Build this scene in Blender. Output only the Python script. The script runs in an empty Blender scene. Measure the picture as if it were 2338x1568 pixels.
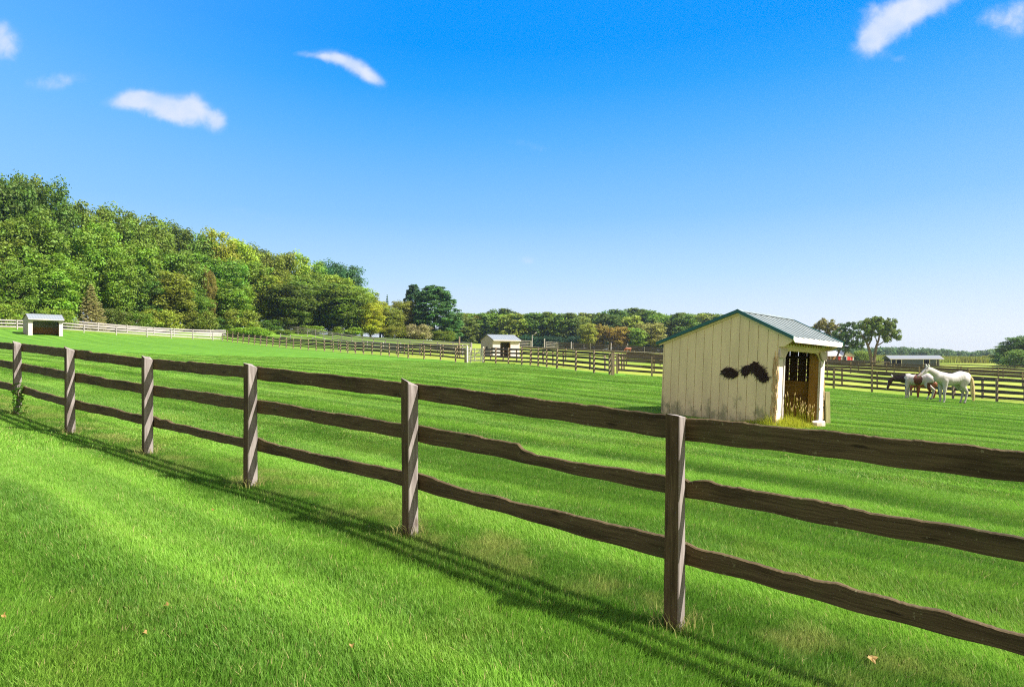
import bpy, bmesh, math, random
import numpy as np
from mathutils import Vector, Matrix, Euler
rng = np.random.default_rng(7); random.seed(7)
S = bpy.context.scene; COL = S.collection
R = math.radians
# ------------------------------------------------------------------ camera, sky, sun, exposure
F, CX, HY = 1400.0, 1169.0, 816.0          # focal length and horizon, in units of a picture 2338 wide
cam_d = bpy.data.cameras.new('camera'); cam = bpy.data.objects.new('camera', cam_d); COL.objects.link(cam)
cam.location = (0, 0, 0); cam.rotation_euler = (R(90), 0, 0)
cam_d.sensor_width = 36; cam_d.lens = 36 * F / 2338; cam_d.shift_y = (HY - 784) / 2338
cam_d.clip_start = .05; cam_d.clip_end = 6000
S.camera = cam
S.view_settings.view_transform = 'Standard'; S.view_settings.look = 'None'; S.view_settings.gamma = 1
S.view_settings.exposure = 1.3
S.cycles.use_denoising = False; S.cycles.filter_width = 1.15
S.cycles.max_bounces = 8; S.cycles.transparent_max_bounces = 8
FD = Vector((.80, -.60, 0)); FN = Vector((.60, .80, 0))      # along the near fence, and towards its far side
sun_v = (FD * .80 + FN * .38 + Vector((0, 0, 1))).normalized()
sun_d = bpy.data.lights.new('sun', 'SUN'); sun = bpy.data.objects.new('sun', sun_d); COL.objects.link(sun)
sun_d.energy = 4.9; sun_d.angle = R(.5); sun_d.color = (1, .95, .86)
sun.rotation_euler = sun_v.to_track_quat('Z', 'Y').to_euler(); sun.location = sun_v * 50
w = bpy.data.worlds.new('World'); S.world = w; w.use_nodes = True
WT = w.node_tree; WN, WL = WT.nodes, WT.links; WN.clear()
def wn(t, **k):
    n = WN.new(t)
    for a, b in k.items(): setattr(n, a, b)
    return n
def wm(op, a, b=None, c=None, clamp=False):
    n = wn('ShaderNodeMath', operation=op, use_clamp=clamp)
    for i, v in enumerate((a, b, c)):
        if v is None: continue
        if isinstance(v, (int, float)): n.inputs[i].default_value = v
        else: WL.new(v, n.inputs[i])
    return n.outputs[0]
sky = wn('ShaderNodeTexSky', sky_type='NISHITA', sun_disc=False)
sky.sun_elevation = math.asin(sun_v.z); sky.sun_rotation = math.atan2(sun_v.x, sun_v.y)
sky.air_density = 1.0; sky.dust_density = .6; sky.ozone_density = 3.0; sky.altitude = 50
hs = wn('ShaderNodeHueSaturation'); hs.inputs['Saturation'].default_value = 1.32; hs.inputs['Value'].default_value = 1.0
WL.new(sky.outputs[0], hs.inputs['Color'])
tc = wn('ShaderNodeTexCoord'); sx = wn('ShaderNodeSeparateXYZ'); WL.new(tc.outputs['Generated'], sx.inputs[0])
yy = wm('MAXIMUM', sx.outputs[1], .05)
cu = wm('DIVIDE', sx.outputs[0], yy); cv = wm('DIVIDE', sx.outputs[2], yy)
cmb = wn('ShaderNodeCombineXYZ'); WL.new(cu, cmb.inputs[0]); WL.new(cv, cmb.inputs[1])
n1 = wn('ShaderNodeTexNoise'); n1.inputs['Scale'].default_value = 18; n1.inputs['Detail'].default_value = 5; n1.inputs['Roughness'].default_value = .5
WL.new(cmb.outputs[0], n1.inputs['Vector'])
nz = wm('SUBTRACT', n1.outputs[0], .5)
clouds = [  # centre, half sizes, turn, strength
 (296,232,48,14,-4,.75),(322,222,34,17,0,.8),(372,240,66,22,8,.95),(446,236,24,22,10,.55),(420,262,60,22,14,.6),(498,276,16,22,20,.65),(385,270,40,14,10,.4),(455,255,44,18,25,.5),
 (725,128,44,8,5,.55),(765,134,42,15,12,.7),(812,155,42,15,28,.75),(855,182,26,12,35,.75),
 (8,108,40,36,0,.7),(2,70,18,24,0,.5),(128,187,62,18,-6,.52),
 (1985,95,34,30,-50,.65),(2020,60,62,30,-42,.75),(2075,35,70,36,-30,.7),(2130,5,66,24,-20,.7),(1990,30,30,24,-30,.5),
 (2285,40,60,22,-10,.42),(2335,18,55,28,-20,.5),(2320,70,44,24,0,.3),(1210,593,22,11,0,.4),(1085,663,60,12,0,.22),(1215,335,60,12,14,.2),(590,490,60,16,14,.22),(2050,135,28,12,0,.25)]
acc = None
for (x, y, a, b, t, s) in clouds:
    c, sn = math.cos(R(t)), math.sin(R(t))
    dx = wm('SUBTRACT', cu, (x - CX) / F); dy = wm('SUBTRACT', wm('MULTIPLY', cv, -1), (y - HY) / F)
    p = wm('MULTIPLY', wm('ADD', wm('MULTIPLY', dx, c), wm('MULTIPLY', dy, sn)), F / a)
    q = wm('MULTIPLY', wm('SUBTRACT', wm('MULTIPLY', dy, c), wm('MULTIPLY', dx, sn)), F / b)
    r = wm('SQRT', wm('ADD', wm('MULTIPLY', p, p), wm('MULTIPLY', q, q)))
    o = wm('MULTIPLY', wm('POWER', 2.71828, wm('MULTIPLY', wm('MULTIPLY', r, r), -.85)), s)
    acc = o if acc is None else wm('ADD', acc, o)
n3 = wn('ShaderNodeTexNoise'); n3.inputs['Scale'].default_value = 60; n3.inputs['Detail'].default_value = 5; n3.inputs['Roughness'].default_value = .6; n3.inputs['Distortion'].default_value = .6
WL.new(cmb.outputs[0], n3.inputs['Vector'])
nn_ = wm('ADD', wm('MULTIPLY', nz, 2.0), wm('MULTIPLY', wm('SUBTRACT', n3.outputs[0], .5), 1.2))
acc = wm('ADD', acc, wm('MULTIPLY', nn_, wm('MINIMUM', wm('MULTIPLY', acc, 1.6), .55)))
mr = wn('ShaderNodeMapRange', interpolation_type='SMOOTHSTEP'); WL.new(acc, mr.inputs[0]); mr.inputs[1].default_value = .08; mr.inputs[2].default_value = 1.15; mr.inputs[4].default_value = .86
acc = mr.outputs[0]
front = wm('GREATER_THAN', sx.outputs[1], .06); acc = wm('MULTIPLY', acc, front)
n2 = wn('ShaderNodeTexNoise'); n2.inputs['Scale'].default_value = 22; n2.inputs['Detail'].default_value = 4
WL.new(cmb.outputs[0], n2.inputs['Vector'])
acc = wm('MULTIPLY', acc, wm('ADD', wm('MULTIPLY', n2.outputs[0], .9), .56), clamp=True)
ramp = wn('ShaderNodeValToRGB'); e = ramp.color_ramp.elements; EX = 2 ** S.view_settings.exposure
stops = [(0, (.98, 1.0, 1.04)), (.045, (.84, .93, 1.04)), (.13, (.52, .78, 1.05)), (.22, (.27, .60, 1.06)), (.33, (.105, .465, 1.09)), (.40, (.022, .375, 1.12)), (.45, (.0, .325, 1.12)), (1, (.0, .22, .85))]
while len(e) < len(stops): e.new(.5)
for i, (p_, c_) in enumerate(stops): e[i].position = p_; e[i].color = (c_[0], c_[1], c_[2], 1)
WL.new(sx.outputs[2], ramp.inputs[0])
# brighter, warm-white sky behind the camera, added to fill shaded faces
sdn = wn('ShaderNodeVectorMath', operation='DOT_PRODUCT'); WL.new(tc.outputs['Generated'], sdn.inputs[0]); sdn.inputs[1].default_value = (.35, -.90, .25)
gl = wn('ShaderNodeMapRange', interpolation_type='SMOOTHSTEP'); WL.new(sdn.outputs['Value'], gl.inputs[0]); gl.inputs[1].default_value = -.35; gl.inputs[2].default_value = .6; gl.inputs[3].default_value = 0; gl.inputs[4].default_value = 1
wmix = wn('ShaderNodeMix', data_type='RGBA'); WL.new(gl.outputs[0], wmix.inputs[0]); WL.new(ramp.outputs[0], wmix.inputs[6]); wmix.inputs[7].default_value = (.92, .78, .64, 1)
left = wn('ShaderNodeMapRange', interpolation_type='SMOOTHSTEP'); WL.new(cu, left.inputs[0]); left.inputs[1].default_value = -.1; left.inputs[2].default_value = -1.0; left.inputs[3].default_value = 0; left.inputs[4].default_value = .30
lmix = wn('ShaderNodeMix', data_type='RGBA'); WL.new(wm('MULTIPLY', left.outputs[0], wm('GREATER_THAN', sx.outputs[1], .05)), lmix.inputs[0]); WL.new(wmix.outputs[2], lmix.inputs[6]); lmix.inputs[7].default_value = (.36, .70, 1.06, 1)
scl_ = wn('ShaderNodeVectorMath', operation='SCALE'); WL.new(lmix.outputs[2], scl_.inputs[0]); scl_.inputs['Scale'].default_value = 1 / (EX * .085)
smix = wn('ShaderNodeMix', data_type='RGBA'); smix.inputs[0].default_value = .985; WL.new(hs.outputs[0], smix.inputs[6]); WL.new(scl_.outputs[0], smix.inputs[7])
cmix = wn('ShaderNodeMix', data_type='RGBA'); WL.new(acc, cmix.inputs[0]); WL.new(smix.outputs[2], cmix.inputs[6])
cmix.inputs[7].default_value = (.76/(EX*.085), .84/(EX*.085), 1.06/(EX*.085), 1)
bg = wn('ShaderNodeBackground'); bg.inputs[1].default_value = .085; WL.new(cmix.outputs[2], bg.inputs[0])
wo = wn('ShaderNodeOutputWorld'); WL.new(bg.outputs[0], wo.inputs[0])

# ------------------------------------------------------------------ terrain height (smooth surface through surveyed points)
ctrl = [(40,11.9,948),(160,10,992),(337,8.71,1042),(572,7.05,1112),(937,5.6,1223),(1540,4.0,1437),(2338,2.93,1700),
 (1508,19.2,945),(1768,16.4,974),(1877,18.3,970),(1399,40,856),(1267,46,841),(1197,53.5,833),(1105,59,828),(1062,60,829.5),
 (1002,63,822),(928,66,817.6),(868,72,811),(765,83,803.7),(508,113,778),(346,95,773.5),(145,87,766),(90,83,767.5),(0,80,765),
 (1466,43.6,857.8),(1900,42,887),(2051,41.4,902),(2285,36.3,919),(2200,31,923),(1124,87,813),(990,72,814),(877,84,808),
 (1300,260,796),(1100,220,796),(1500,260,803),(1700,300,812),(1915,200,829),(2085,170,837.5),(2400,150,837),(2338,400,822),(1900,450,820),
 (2200,60,874),(2200,120,851),(1317,75,824),(1508,75,834.7),(1450,150,807.6),(0,92,742),(200,115,748),(500,145,752),(780,175,765),(1000,190,779)]
P = [((px - CX) / F * Y, Y, (HY - y) / F * Y) for px, Y, y in ctrl]
P += [(-15,-10,-1.0),(15,-10,-2.75),(0,.5,-1.84),(-6,4,-1.39),(-12,3,-1.05),(0,-40,-2),(-900,300,22),(-500,-600,8),(500,-600,-6),(900,300,-5),
      (0,1200,6),(700,1200,-2),(-700,1200,20),(1200,0,-6),(-200,90,9),(-250,250,16),(60,20,-5),(150,100,-4)]
P = np.array(P)
def tps_k(d2): return np.where(d2 > 1e-9, .5 * d2 * np.log(np.maximum(d2, 1e-9)), 0)
_n = len(P); K = tps_k(((P[:, None, :2] - P[None, :, :2]) ** 2).sum(-1)) + np.eye(_n) * 2.0
Q = np.hstack([np.ones((_n, 1)), P[:, :2]])
A = np.block([[K, Q], [Q.T, np.zeros((3, 3))]]); W_ = np.linalg.solve(A, np.concatenate([P[:, 2], np.zeros(3)]))
def gz(X, Y):
    X = np.atleast_1d(np.asarray(X, float)); Y = np.atleast_1d(np.asarray(Y, float))
    out = np.empty(len(X))
    for i in range(0, len(X), 20000):
        x, y = X[i:i+20000], Y[i:i+20000]
        d2 = (x[:, None] - P[None, :, 0]) ** 2 + (y[:, None] - P[None, :, 1]) ** 2
        out[i:i+20000] = tps_k(d2) @ W_[:_n] + W_[_n] + W_[_n+1] * x + W_[_n+2] * y
    return out
def g1(x, y): return float(gz(x, y)[0])
def at(px, Y, dz=0):
    x = (px - CX) / F * Y
    return Vector((x, Y, g1(x, Y) + dz))

# ------------------------------------------------------------------ materials
def mat(name, base=(.5, .5, .5), rough=.8, spec=.3):
    m = bpy.data.materials.new(name); m.use_nodes = True
    b = m.node_tree.nodes['Principled BSDF']; b.inputs['Base Color'].default_value = (*base, 1)
    b.inputs['Roughness'].default_value = rough; b.inputs['Specular IOR Level'].default_value = spec
    return m, m.node_tree, b
class NT:
    def __init__(s, t): s.t = t; s.N = t.nodes; s.L = t.links
    def n(s, t, **k):
        x = s.N.new(t)
        for a, b in k.items(): setattr(x, a, b)
        return x
    def m(s, op, a, b=None, c=None, clamp=False):
        n = s.n('ShaderNodeMath', operation=op, use_clamp=clamp)
        for i, v in enumerate((a, b, c)):
            if v is None: continue
            if isinstance(v, (int, float)): n.inputs[i].default_value = v
            else: s.L.new(v, n.inputs[i])
        return n.outputs[0]
    def noise(s, vec, scale, detail=4, rough=.55, dist=0):
        n = s.n('ShaderNodeTexNoise'); n.inputs['Scale'].default_value = scale; n.inputs['Detail'].default_value = detail
        n.inputs['Roughness'].default_value = rough; n.inputs['Distortion'].default_value = dist
        if vec is not None: s.L.new(vec, n.inputs['Vector'])
        return n.outputs[0]
    def ramp(s, f, stops, interp='LINEAR'):
        n = s.n('ShaderNodeValToRGB'); n.color_ramp.interpolation = interp; e = n.color_ramp.elements
        while len(e) < len(stops): e.new(.5)
        for i, (p, c) in enumerate(stops): e[i].position = p; e[i].color = (*c, 1) if len(c) == 3 else c
        s.L.new(f, n.inputs[0]); return n.outputs[0]
    def mix(s, f, a, b, mode='MIX'):
        n = s.n('ShaderNodeMix', data_type='RGBA', blend_type=mode)
        for i, v in ((0, f), (6, a), (7, b)):
            if isinstance(v, (int, float)): n.inputs[i].default_value = v
            elif isinstance(v, tuple): n.inputs[i].default_value = (*v, 1) if len(v) == 3 else v
            else: s.L.new(v, n.inputs[i])
        return n.outputs[2]
    def mapr(s, f, a, b, c=0, d=1):
        n = s.n('ShaderNodeMapRange', interpolation_type='SMOOTHSTEP'); s.L.new(f, n.inputs[0])
        for i, v in enumerate((a, b, c, d)): n.inputs[i + 1].default_value = v
        return n.outputs[0]
    def mapping(s, vec, scale=(1, 1, 1), rot=(0, 0, 0), loc=(0, 0, 0)):
        n = s.n('ShaderNodeMapping'); n.inputs['Scale'].default_value = scale; n.inputs['Rotation'].default_value = rot; n.inputs['Location'].default_value = loc
        s.L.new(vec, n.inputs['Vector']); return n.outputs[0]
    def bump(s, h, strength, dist, bsdf):
        n = s.n('ShaderNodeBump'); n.inputs['Strength'].default_value = strength; n.inputs['Distance'].default_value = dist
        s.L.new(h, n.inputs['Height']); s.L.new(n.outputs[0], bsdf.inputs['Normal'])

# lawn colour by place: mowing streaks along the fence, dry and lush patches
LG = bpy.data.node_groups.new('lawn_colour', 'ShaderNodeTree')
LG.interface.new_socket('Color', in_out='OUTPUT', socket_type='NodeSocketColor')
def build_lawn_group():
    t = NT(LG); out = t.n('NodeGroupOutput'); geo = t.n('ShaderNodeNewGeometry')
    pos = geo.outputs['Position']
    rot = t.n('ShaderNodeVectorRotate', rotation_type='Z_AXIS'); t.L.new(pos, rot.inputs[0]); rot.inputs['Angle'].default_value = math.atan2(.60, .80)
    v = rot.outputs[0]                       # x along the fence, y across it
    warp = t.noise(v, .12, 2)
    cb = t.n('ShaderNodeCombineXYZ'); sp = t.n('ShaderNodeSeparateXYZ'); t.L.new(v, sp.inputs[0])
    t.L.new(t.m('MULTIPLY', sp.outputs[0], .035), cb.inputs[0])
    yy_ = t.m('ADD', sp.outputs[1], t.m('MULTIPLY', warp, 1.6)); t.L.new(yy_, cb.inputs[1])
    st = t.mapr(t.noise(cb.outputs[0], 1.15, 3, .6), .36, .60)
    sw = t.m('SINE', t.m('MULTIPLY_ADD', yy_, 3.6, t.m('MULTIPLY', t.noise(t.mapping(v, (.35, 1, 1)), .5, 3), 1.6)))
    sw = t.mapr(sw, -1.0, .1)
    st2 = t.noise(t.mapping(v, (.3, 2.8, 1)), 1.0, 3, .6)
    st = t.m('MULTIPLY', t.m('MULTIPLY_ADD', st, .6, .4), t.m('MULTIPLY_ADD', sw, .62, .38))
    st = t.m('MULTIPLY_ADD', t.mapr(st2, .35, .65), .22, t.m('MULTIPLY', st, .85))
    base = t.mix(st, (.026, .135, .004), (.225, .465, .042))
    pat = t.noise(pos, .55, 4, .6)
    base = t.mix(t.mapr(pat, .50, .75, 0, .45), base, (.28, .38, .05))
    pat2 = t.noise(pos, 2.3, 4, .6)
    base = t.mix(t.mapr(pat2, .55, .8, 0, .4), base, (.085, .25, .01))
    dist = t.m('ABSOLUTE', t.m('SUBTRACT', sp.outputs[1], 4.13))     # dry strip under the near fence
    dry = t.m('MULTIPLY', t.mapr(dist, .75, .05), t.mapr(t.noise(pos, 1.6, 4), .42, .66))
    base = t.mix(t.m('MULTIPLY', dry, .75), base, (.38, .40, .11))
    # towards the wood the lawn is lighter and more even
    t.L.new(base, out.inputs[0])
build_lawn_group()

def mat_grass():
    m, nt, b = mat('grass_blade', rough=.55, spec=.3); t = NT(nt)
    g = t.n('ShaderNodeGroup'); g.node_tree = LG
    at_ = t.n('ShaderNodeAttribute', attribute_name='rnd')
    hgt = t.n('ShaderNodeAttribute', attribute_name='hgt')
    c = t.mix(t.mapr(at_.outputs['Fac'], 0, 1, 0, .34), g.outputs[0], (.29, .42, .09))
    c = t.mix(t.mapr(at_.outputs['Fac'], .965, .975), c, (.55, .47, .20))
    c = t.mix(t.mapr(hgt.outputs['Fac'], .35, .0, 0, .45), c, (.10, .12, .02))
    t.L.new(c, b.inputs['Base Color'])
    tr = t.n('ShaderNodeBsdfTranslucent'); t.L.new(c, tr.inputs[0])
    ms = t.n('ShaderNodeMixShader'); ms.inputs[0].default_value = .38
    out = t.N['Material Output']; t.L.new(b.outputs[0], ms.inputs[1]); t.L.new(tr.outputs[0], ms.inputs[2]); t.L.new(ms.outputs[0], out.inputs[0])
    return m
M_GRASS = mat_grass()

def mat_ground():
    m, nt, b = mat('lawn_ground', rough=.9, spec=.1); t = NT(nt)
    g = t.n('ShaderNodeGroup'); g.node_tree = LG; geo = t.n('ShaderNodeNewGeometry'); pos = geo.outputs['Position']
    sd = t.n('ShaderNodeAttribute', attribute_name='sd').outputs['Fac']      # metres beyond the paddock boundary
    near = t.n('ShaderNodeAttribute', attribute_name='near').outputs['Fac']
    dz = t.n('ShaderNodeAttribute', attribute_name='dirt').outputs['Fac']
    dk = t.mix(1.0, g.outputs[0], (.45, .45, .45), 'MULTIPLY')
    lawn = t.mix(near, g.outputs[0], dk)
    far_f = t.n('ShaderNodeAttribute', attribute_name='farlawn').outputs['Fac']
    lawn = t.mix(t.m('MULTIPLY', far_f, .55), lawn, (.150, .275, .045))
    fine = t.noise(t.mapping(pos, (1, 1, 1)), 9, 5, .7)
    lawn = t.mix(1.0, lawn, (.74, .74, .74), 'MULTIPLY')
    lawn = t.mix(.35, lawn, t.mix(fine, (.02, .08, .0), (.27, .52, .08)), 'OVERLAY')
    pn = t.noise(pos, .09, 5, .6)
    past = t.mix(t.mapr(pn, .35, .65), (.16, .225, .022), (.29, .31, .055))
    past = t.mix(t.mapr(t.noise(pos, .7, 5, .65), .45, .75, 0, .5), past, (.12, .24, .02))
    xx = t.n('ShaderNodeSeparateXYZ'); t.L.new(pos, xx.inputs[0])
    past = t.mix(t.mapr(xx.outputs[0], -8, -32, 0, .8), past, (.10, .20, .022))
    c = t.mix(t.mapr(sd, .2, 1.4), lawn, past)
    dn = t.noise(pos, 1.3, 5, .6)
    dm = t.m('MULTIPLY', dz, t.mapr(t.m('ADD', t.m('MULTIPLY', t.m('ABSOLUTE', t.m('ADD', sd, .3)), -1), t.m('MULTIPLY', dn, 2.4)), .25, .65))
    dirt = t.mix(t.mapr(t.noise(pos, 2.2, 6, .7), .35, .65), (.070, .045, .022), (.30, .235, .13))
    c = t.mix(dm, c, dirt)
    wd = t.n('ShaderNodeAttribute', attribute_name='bare').outputs['Fac']
    c = t.mix(t.mapr(t.m('ADD', wd, t.m('MULTIPLY', dn, .6)), .75, 1.0), c, (.50, .37, .24))
    t.L.new(c, b.inputs['Base Color'])
    t.bump(t.noise(pos, 6, 6, .7), .5, .08, b)
    return m
M_GROUND = mat_ground()

def mat_wood(name, c0, c1, stain=(.05, .04, .03), grain=1.0, rough=.85, green=0, bump=.35, lichen=0):
    m, nt, b = mat(name, rough=rough, spec=.2); t = NT(nt)
    uv = t.n('ShaderNodeUVMap').outputs[0]; oi = t.n('ShaderNodeObjectInfo')
    geo = t.n('ShaderNodeNewGeometry')
    add = t.n('ShaderNodeVectorMath', operation='ADD'); t.L.new(uv, add.inputs[0])
    sc = t.n('ShaderNodeVectorMath', operation='SCALE'); t.L.new(oi.outputs['Location'], sc.inputs[0]); sc.inputs['Scale'].default_value = 1.7
    t.L.new(sc.outputs[0], add.inputs[1]); v = add.outputs[0]
    g = t.noise(t.mapping(v, (3 * grain, 70 * grain, 1)), 1, 6, .65, .6)
    big = t.noise(t.mapping(v, (1.3, 5, 1)), 1, 4, .6)
    c = t.mix(t.mapr(g, .3, .7), c0, c1)
    c = t.mix(t.mapr(big, .48, .72, 0, .65), c, stain)
    kn = t.n('ShaderNodeTexVoronoi'); kn.inputs['Scale'].default_value = 1; t.L.new(t.mapping(v, (2.0, 9, 1)), kn.inputs['Vector'])
    c = t.mix(t.mapr(kn.outputs['Distance'], .13, .05, 0, .8), c, stain)
    if green: c = t.mix(t.mapr(t.noise(geo.outputs['Position'], 5, 4), .5, .75, 0, green), c, (.09, .10, .03))
    if lichen: c = t.mix(t.mapr(t.noise(geo.outputs['Position'], 26, 3, .6), .66, .70, 0, lichen), c, (.36, .34, .20))
    t.L.new(c, b.inputs['Base Color']); t.bump(g, bump, .006, b)
    return m
M_RAIL = mat_wood('weathered_brown_board', (.052, .035, .016), (.125, .090, .045), (.020, .013, .007), green=.25, lichen=.3, bump=.7)
M_POST = mat_wood('weathered_brown_post', (.055, .036, .018), (.135, .092, .050), (.026, .017, .009), green=.12)
M_POSTLIT = mat_wood('sunlit_post_tint', (.16, .135, .125), (.30, .265, .25), (.085, .062, .05), grain=.8)
M_FARF = mat_wood('dark_fence_board', (.048, .038, .036), (.125, .105, .095), grain=.5)
M_FARP = mat_wood('pale_brown_post', (.16, .115, .08), (.36, .28, .21), grain=.5)
M_WHF = mat_wood('sun_bleached_board', (.30, .27, .275), (.46, .42, .425), (.17, .15, .15), grain=.5)
M_GATE = mat_wood('pale_gate_board', (.62, .56, .44), (.82, .77, .66), (.40, .33, .24), grain=.5)

def mat_shed(name, base, dirt_z, mildew=1.0, scale=1.0):
    m, nt, b = mat(name, rough=.75, spec=.25); t = NT(nt)
    tc = t.n('ShaderNodeTexCoord').outputs['Object']; sp = t.n('ShaderNodeSeparateXYZ'); t.L.new(tc, sp.inputs[0])
    n = t.noise(t.mapping(tc, (3, 3, .7)), 1, 5, .6)
    c = t.mix(t.mapr(n, .35, .7, 0, .6), base, tuple(x * .78 for x in base))
    fine = t.noise(tc, 60, 3); c = t.mix(t.mapr(fine, .4, .7, 0, .12), c, (.3, .25, .12))
    if mildew:
        st = t.noise(t.mapping(tc, (3.2, 3.2, 2.0)), 1.0, 6, .7)
        h = t.m('SUBTRACT', t.m('MULTIPLY_ADD', t.mapr(st, .42, .72), .75, .10), sp.outputs[2])
        c = t.mix(t.mapr(h, -.28, .42, 0, .66 * mildew), c, (.12, .14, .06))
        sc = t.noise(t.mapping(tc, (14, 14, 5)), 1, 5, .7, 1.2)
        c = t.mix(t.m('MULTIPLY', t.mapr(sc, .63, .66), t.mapr(sp.outputs[2], 1.5, .3, 0, .75)), c, (.12, .09, .04))
    t.L.new(c, b.inputs['Base Color']); t.bump(t.noise(t.mapping(tc, (40, 40, 4)), 1, 4), .15, .01, b)
    return m
M_SHED = mat_shed('cream_painted_board', (.84, .655, .365), 0)
M_SHED2 = mat_shed('pale_taupe_board', (.36, .31, .27), 0, 0)
M_WHITE = mat_shed('white_painted_trim', (.78, .71, .65), 0, .12)
M_WHITE2 = mat_shed('clean_white_trim', (.55, .50, .49), 0, 0)
M_TRIM, _, _ = mat('green_metal_trim', (.008, .085, .070), .35, .5)
def mat_roof():
    m, nt, b = mat('pale_green_metal_roof', (.33, .43, .41), .38, .5); t = NT(nt)
    tc = t.n('ShaderNodeTexCoord').outputs['Object']
    n = t.noise(t.mapping(tc, (1, 4, 1)), 1.5, 5, .6)
    c = t.mix(t.mapr(n, .35, .7), (.20, .23, .222), (.275, .305, .295))
    sp = t.n('ShaderNodeSeparateXYZ'); t.L.new(tc, sp.inputs[0])
    fr = t.m('FRACT', t.m('DIVIDE', t.m('ADD', sp.outputs[0], .07), .318 * 1.0)); ed = t.mapr(t.m('ABSOLUTE', t.m('SUBTRACT', fr, .5)), .42, .47)
    c = t.mix(t.m('MULTIPLY', ed, .75), c, (.05, .075, .065)); t.L.new(c, b.inputs['Base Color'])
    return m
M_ROOF = mat_roof()
M_ROOF2, _, _ = mat('pale_grey_metal_roof', (.20, .225, .25), .5, .3)
M_ROOFD, _, _ = mat('grey_shingle_roof', (.17, .19, .22), .8, .2)
M_ROOFW, _, _ = mat('white_metal_roof', (.42, .40, .41), .5, .3)
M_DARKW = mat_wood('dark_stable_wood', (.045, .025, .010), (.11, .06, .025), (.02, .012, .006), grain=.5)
M_KICK = mat_wood('brown_kick_board', (.34, .17, .035), (.55, .30, .075), (.16, .08, .025), grain=.4)
M_RAWW = mat_wood('splintered_raw_wood', (.42, .24, .09), (.78, .62, .36), (.16, .08, .03), grain=1.5)
M_RED = mat_shed('red_barn_board', (.62, .045, .04), 0, 0)
M_BLK, _, _ = mat('dark_opening', (.012, .012, .016), .9, .1)
M_SLATE, _, _ = mat('slate_blue_board', (.075, .090, .125), .8, .2)
M_CONC = mat_shed('pale_concrete', (.62, .52, .42), 0, 0)

def mat_leaf(name='leaf', trans=.3):
    m, nt, b = mat(name, rough=.6, spec=.25); t = NT(nt)
    oi = t.n('ShaderNodeObjectInfo'); r = t.n('ShaderNodeAttribute', attribute_name='rnd').outputs['Fac']
    k = t.n('ShaderNodeAttribute', attribute_name='clump').outputs['Fac']
    hv = t.n('ShaderNodeHueSaturation'); t.L.new(oi.outputs['Color'], hv.inputs['Color'])
    t.L.new(t.m('MULTIPLY_ADD', k, .030, .480), hv.inputs['Hue'])
    t.L.new(t.m('MULTIPLY_ADD', r, .75, t.m('MULTIPLY_ADD', k, .55, .45)), hv.inputs['Value'])
    t.L.new(t.m('MULTIPLY_ADD', r, -.25, 1.12), hv.inputs['Saturation'])
    c = hv.outputs[0]; t.L.new(c, b.inputs['Base Color'])
    tr = t.n('ShaderNodeBsdfTranslucent'); t.L.new(c, tr.inputs[0])
    ms = t.n('ShaderNodeMixShader'); ms.inputs[0].default_value = trans
    out = t.N['Material Output']; t.L.new(b.outputs[0], ms.inputs[1]); t.L.new(tr.outputs[0], ms.inputs[2]); t.L.new(ms.outputs[0], out.inputs[0])
    return m
M_LEAF = mat_leaf(trans=.38)
def mat_bark():
    m, nt, b = mat('bark', rough=.9, spec=.1); t = NT(nt)
    tc = t.n('ShaderNodeTexCoord').outputs['Object']
    n = t.noise(t.mapping(tc, (3, 3, .6)), 1.5, 5, .6)
    t.L.new(t.mix(n, (.06, .045, .032), (.24, .19, .14)), b.inputs['Base Color']); return m
M_BARK = mat_bark()

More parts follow.
